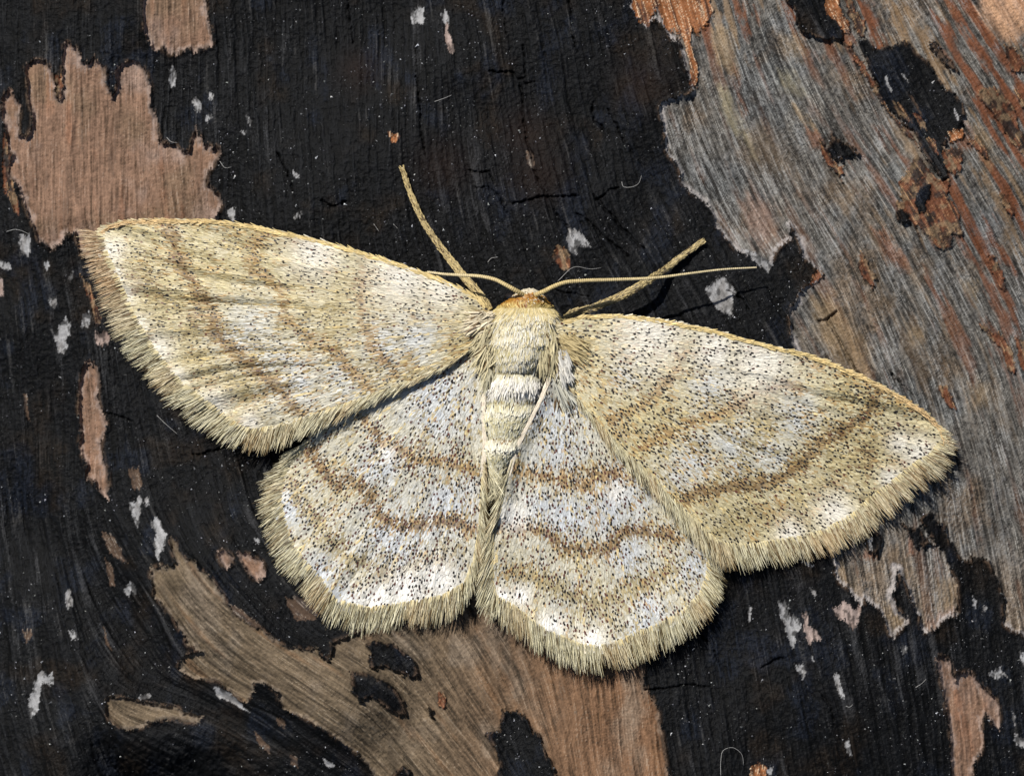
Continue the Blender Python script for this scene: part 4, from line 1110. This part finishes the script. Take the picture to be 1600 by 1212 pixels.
def body_pt(py, phi):
    cx = np.interp(py, pys, bx_); hw = np.interp(py, pys, bw_); zt = np.interp(py, pys, bt_); zb = np.interp(py, pys, bb_)
    zc = (zt + zb) / 2; hz = (zt - zb) / 2
    ca, sa = np.cos(phi), np.sin(phi)
    k = 1 + 0.03 * (fbm(py / 9, phi * 5, 201, 2) - 0.5)
    return to3(cx + hw * k * ca, py, zc + hz * k * sa)
pg, phg = np.meshgrid(pys, ph, indexing='ij')
bv = body_pt(pg.ravel(), phg.ravel())
i, j = np.meshgrid(np.arange(109), np.arange(nseg), indexing='ij')
a = i * nseg + j; b = i * nseg + (j + 1) % nseg
bf = np.stack([a, a + nseg, b + nseg, b], -1).reshape(-1, 4)
OLC = np.array([0.46, 0.42, 0.26])
bc = np.tile(OLC[None], (len(bv), 1))
pr = pg.ravel()
for (y_, r_) in [(600, 8), (643, 5), (699, 9)]:  # white bands also paint the light on each segment's rising front
    t = np.exp(-((pr - y_) / r_) ** 2)[:, None]; bc = bc * (1 - t) + WHITE[None] * 0.95 * t
t = np.exp(-((pr - 686) / 3) ** 2)[:, None] * 0.6; bc = bc * (1 - t) + BROWN[None] * t
t = np.exp(-((pr - 581) / 3.5) ** 2)[:, None] * 0.7; bc = bc * (1 - t) + BROWN[None] * t
body = make_mesh('body', bv, bf, M_BODY, moth, bc)
bpy.context.view_layer.update()

# body scales and fur
parts = []
def surf_strands(n, y0_, y1_, p0, p1, dirfn, Lpx, Wpx, colfn, lift, roll=0.3, nseg=2, prof=(0.6, 1, 0.5), raise_=0.001):
    py = rng.uniform(y0_, y1_, n); phi = rng.uniform(p0, p1, n)
    P = body_pt(py, phi)
    e = 1.5
    cx = np.interp(py, pys, bx_)
    dx, dy = dirfn(py, phi)
    # tangent following the body
    dphi = -dx / np.maximum(np.interp(py, pys, bw_), 6) / np.maximum(np.abs(np.sin(phi)), 0.35)
    Q = body_pt(np.clip(py + dy * e, 453.2, 769.8), np.clip(phi + dphi * e, 0.02, 3.12))
    D = Q - P; D /= np.linalg.norm(D, axis=1)[:, None] + 1e-9
    P = P.copy(); P[:, 2] += raise_
    L = Lpx * (0.7 + 0.6 * rng.random(n)) / K; W = Wpx * (0.8 + 0.4 * rng.random(n)) / K
    c = colfn(py, phi, n)
    parts.append(strands(P, D, L, W, c * 0.85, c, list(prof), lift=lift, roll=roll, nseg=nseg))
def thor_col(py, phi, n):
    u = fbm(py / 12, phi * 4, 211, 3)
    mid_ = np.exp(-((phi - math.pi / 2) / 0.55) ** 2)
    c = np.where((rng.random(n) < 0.25 + 0.45 * mid_)[:, None], np.array([[0.66, 0.63, 0.53]]), np.array([[0.64, 0.56, 0.36]]))
    c = np.where((rng.random(n) < 0.30 * (1 - mid_) + 0.5 * sstep(0.55, 0.7, u))[:, None], np.array([[0.50, 0.43, 0.22]]), c)
    c = np.where((rng.random(n) < 0.03)[:, None], (BROWN * 0.5)[None], c)
    t = sstep(496, 480, py + 6 * rng.normal(size=n))[:, None] * 0.75
    c = c * (1 - t) + np.array([[0.52, 0.40, 0.15]]) * t
    t = sstep(570, 584, py)[:, None] * 0.6
    c = c * (1 - t) + np.array([[0.40, 0.33, 0.16]]) * t
    return c * (0.78 + 0.44 * rng.random((n, 1)))
def out_dir(s):
    return lambda py, phi: (np.cos(phi) * s + rng.normal(size=len(py)) * 0.18, 1.0 + 0 * py)
surf_strands(9400, 477, 582, 0.10, 3.04, out_dir(0.45), 12, 0.95, thor_col, 0.06, prof=(0.7, 1, 0.3))
surf_strands(900, 490, 572, 0.05, 0.85, out_dir(0.5), 19, 0.9, thor_col, 0.14, prof=(0.7, 1, 0.8, 0.25), nseg=3)
surf_strands(900, 490, 572, 2.29, 3.09, out_dir(0.7), 20, 0.9, thor_col, 0.14, prof=(0.7, 1, 0.8, 0.25), nseg=3)
# orange collar
def coll_col(py, phi, n):
    t = sstep(484, 476, py)[:, None]
    c = np.array([[0.36, 0.17, 0.025]]) * t + np.array([[0.50, 0.38, 0.14]]) * (1 - t)
    c = np.where((rng.random(n) < 0.2)[:, None], np.array([[0.22, 0.085, 0.012]]), c)
    return c * (0.75 + 0.5 * rng.random((n, 1)))
surf_strands(1700, 468, 483, 0.1, 3.04, lambda py, phi: (np.cos(phi) * 0.9 + rng.normal(size=len(py)) * 0.25, -0.45 + 0 * py), 10, 1.2, coll_col, 0.22, prof=(0.7, 1, 0.6))
# white head tuft
surf_strands(1300, 455, 471, 0.1, 3.04, lambda py, phi: (np.cos(phi) * 0.8 + rng.normal(size=len(py)) * 0.4, -0.2 + rng.normal(size=len(py)) * 0.5), 8.5, 1.2,
             lambda py, phi, n: np.where((rng.random(n) < 0.07)[:, None], (BROWN * 0.6)[None], np.array([[0.66, 0.58, 0.42]])) * (0.75 + 0.3 * rng.random((n, 1))), 0.16)
# abdomen
def abd_col(py, phi, n):
    c = np.where((rng.random(n) < 0.45)[:, None], np.array([[0.66, 0.63, 0.49]]), np.array([[0.56, 0.50, 0.30]]))
    wv = np.zeros(n)
    for (y_, r_, st) in [(598, 9, 1), (643, 4.5, 0.9), (697, 8, 1)]:  # segment starts whitened, adding painted light to the slopes facing the sun
        bow = y_ - 7 * np.cos(phi) ** 2
        wv = np.maximum(wv, st * np.exp(-((py - bow) / r_) ** 2))
    c = c * (1 - 0.55 * wv[:, None]) + np.array([[0.80, 0.77, 0.68]]) * 0.55 * wv[:, None]
    dk = 0.75 * np.exp(-((py - 685) / 3.5) ** 2) * np.exp(-((phi - 1.6) / 0.5) ** 2)
    dk = np.maximum(dk, 0.2 * np.exp(-((py - 622) / 6) ** 2))
    pick = rng.random(n) < dk
    c[pick] = np.array([0.24, 0.16, 0.07])
    c = np.where((rng.random(n) < 0.05)[:, None], (BLACK * 1.5)[None], c)
    return c * (0.82 + 0.36 * rng.random((n, 1)))
surf_strands(5200, 584, 762, 0.1, 3.04, lambda py, phi: (rng.normal(size=len(py)) * 0.15, 1.0 + 0 * py), 8.5, 1.6, abd_col, 0.12)
surf_strands(420, 586, 612, 0.3, 2.84, lambda py, phi: (np.cos(phi) * 0.3 + rng.normal(size=len(py)) * 0.2, 1.0 + 0 * py), 18, 0.9, lambda py, phi, n: np.array([[0.80, 0.76, 0.68]]) * (0.75 + 0.35 * rng.random((n, 1))), 0.16, prof=(0.7, 1, 0.8, 0.2), nseg=3)
surf_strands(600, 722, 766, 0.1, 3.04, lambda py, phi: (rng.normal(size=len(py)) * 0.3, 1.0 + 0 * py), 30, 0.9, lambda py, phi, n: np.array([[0.55, 0.5, 0.33]]) * (0.75 + 0.4 * rng.random((n, 1))), 0.05, prof=(0.7, 1, 0.8, 0.2), nseg=3)
# long tufts sweeping from the shoulders over the wing bases
def tuft_(n, x0, x1, y0_, y1_, dx, dy, Lpx, z0, wkey, cA):
    px = rng.uniform(x0, x1, n); py = rng.uniform(y0_, y1_, n)
    z = np.maximum(wing_z(WINGS[wkey], px, py) + 0.012, 0) + 0.03 * rng.random(n) + z0
    P = to3(px, py, z)
    a = np.full(n, math.atan2(dy, dx)) + rng.normal(size=n) * 0.22
    D = np.stack([np.cos(a), -np.sin(a), -0.22 + rng.normal(size=n) * 0.08], -1); D /= np.linalg.norm(D, axis=1)[:, None]
    c = np.asarray(cA)[None] * (0.7 + 0.55 * rng.random((n, 1)))
    c = np.where((rng.random(n) < 0.08)[:, None], (BROWN * 0.8)[None], c)
    parts.append(strands(P, D, Lpx * (0.6 + 0.6 * rng.random(n)) / K, (0.9 + 0.6 * rng.random(n)) / K, c * 0.85, c, [0.7, 1, 0.8, 0.2], curve=-0.05, roll=0.4, nseg=3))
tuft_(300, 756, 782, 502, 560, -0.55, 1, 36, -0.006, 'LF', (0.60, 0.52, 0.32))
tuft_(160, 760, 776, 550, 596, -0.12, 1, 36, -0.006, 'LH', (0.60, 0.55, 0.38))
tuft_(160, 742, 775, 486, 515, -1, 0.4, 28, -0.008, 'LF', (0.66, 0.57, 0.40))
tuft_(190, 842, 866, 515, 566, 0.10, 1, 32, -0.004, 'RF', (0.62, 0.54, 0.33))
tuft_(130, 872, 900, 520, 556, 0.85, 0.6, 30, -0.008, 'RF', (0.54, 0.43, 0.22))
tuft_(150, 872, 888, 545, 585, 0.3, 1, 24, -0.004, 'RF', (0.68, 0.65, 0.58))
tuft_(120, 864, 882, 590, 612, 0.35, 1, 34, -0.006, 'RH', (0.60, 0.58, 0.48))
v, f, c = join([(np.asarray(a_), np.asarray(b_), np.asarray(c_)) for (a_, b_, c_) in parts])
fur = make_mesh('fur', v, f, M_HAIR, body, c, smooth=False)
fur['kind'] = 'stuff'

# eyes
for (ex_, ey_) in ((797, 468), (849, 470)):
    t, p_ = np.meshgrid(np.linspace(0, math.pi, 13), np.linspace(0, 2 * math.pi, 25)[:-1], indexing='ij')
    r_ = 10.5 / K
    cx, cy = at(ex_, ey_, 0.10)
    vv = np.stack([cx + r_ * np.sin(t) * np.cos(p_), cy + r_ * np.sin(t) * np.sin(p_), 0.105 + r_ * 1.25 * np.cos(t)], -1).reshape(-1, 3)
    i, j = np.meshgrid(np.arange(12), np.arange(24), indexing='ij')
    a = i * 24 + j; b = i * 24 + (j + 1) % 24
    make_mesh('eye', vv, np.stack([a, a + 24, b + 24, b], -1).reshape(-1, 4), M_EYE, moth)

# antennae and legs
def limb(name, pts, n, ring_amp=0.0, ring_per=3.0, col_a=(0.45, 0.34, 0.15), col_b=(0.5, 0.42, 0.26), strands_n=0, parent=moth):
    # pts rows: px, py, z, radius px
    pp = smooth_path(np.array(pts, float), n)
    P = to3(pp[:, 0], pp[:, 1], pp[:, 2])
    arc_ = np.concatenate([[0], np.cumsum(np.hypot(*np.diff(pp[:, :2], axis=0).T))])
    r = pp[:, 3] / K * (1 + ring_amp * np.sin(arc_ / ring_per * 2 * math.pi))
    v, f = tube_np(P, r, 12)
    t = np.repeat(np.linspace(0, 1, n), 12)
    t = np.concatenate([t, [0, 1]])[:, None]
    bandc = np.repeat(0.5 + 0.5 * np.sin(arc_ / ring_per * 2 * math.pi), 12); bandc = np.concatenate([bandc, [0.5, 0.5]])[:, None]
    c = (np.asarray(col_a)[None] * (1 - t) + np.asarray(col_b)[None] * t) * (0.75 + 0.45 * bandc if ring_amp else (0.8 + 0.4 * rng.random((len(v), 1))))
    o = make_mesh(name, v, f, M_BODY, parent, c)
    bpy.context.view_layer.update()
    if strands_n:
        k = rng.integers(1, n - 2, strands_n)
        T = P[k + 1] - P[k]; T /= np.linalg.norm(T, axis=1)[:, None]
        S = np.cross(T, np.array([0, 0, 1.0])); S /= np.linalg.norm(S, axis=1)[:, None]; U = np.cross(S, T)
        phi = rng.uniform(-0.4, math.pi + 0.4, strands_n)
        Nn = np.cos(phi)[:, None] * S + np.sin(phi)[:, None] * U
        Pn = P[k] + Nn * r[k][:, None] * 0.97
        D = T + Nn * 0.10 + rng.normal(size=(strands_n, 3)) * 0.10; D /= np.linalg.norm(D, axis=1)[:, None]
        cc = np.where((rng.random(strands_n) < 0.22)[:, None], np.array([[0.09, 0.06, 0.03]]), np.array([[0.46, 0.36, 0.17]])) * (0.7 + 0.6 * rng.random((strands_n, 1)))
        v, f, c = strands(Pn, D, (4 + 4 * rng.random(strands_n)) / K, 0.8 / K, cc * 0.85, cc, [0.7, 1.0, 0.4], roll=0.6)
        h = make_mesh('leg_scales', v, f, M_HAIR, o, c, smooth=False); h['kind'] = 'stuff'
    return o
bz = bark_at
limb('antenna', [(818, 461, .185, 3.6), (808, 455, .205, 3.4), (792, 446, .215, 3.1), (774, 437, .205, 2.9), (752, 432, .19, 2.7), (720, 430, .165, 2.4), (690, 428, .14, 2.1), (668, 425, .12, 1.8)], 260, 0.10, 3.2)
limb('antenna', [(837, 461, .185, 3.6), (850, 455, .205, 3.4), (866, 447, .215, 3.2), (884, 441, .21, 3.0), (905, 439, .20, 2.9), (960, 437, .17, 2.6), (1025, 434, .135, 2.2), (1080, 427, .105, 1.8), (1130, 421, .075, 1.5), (1182, 418, .05, 1.1)], 560, 0.10, 3.2)
def zb_(px, py, up): return bz(px, py) + up
limb('leg', [(766, 484, .09, 5), (754, 467, .085, 5.5), (740, 450, .075, 5.5), (717, 423, .06, 5.2), (695, 395, .05, 4.2), (662, 347, zb_(662, 347, .028), 3.6), (640, 298, zb_(640, 298, .02), 3.0), (628, 262, zb_(628, 262, .012), 2.4)], 150, strands_n=1900)
limb('leg', [(876, 506, .09, 4), (888, 493, .085, 4.2), (925, 481, .085, 4.8), (965, 465, .075, 5.2), (1010, 440, .06, 4.6), (1040, 420, zb_(1040, 420, .035), 4.2), (1070, 397, zb_(1070, 397, .022), 3.7), (1098, 377, zb_(1098, 377, .014), 3.3)], 150, strands_n=1900)
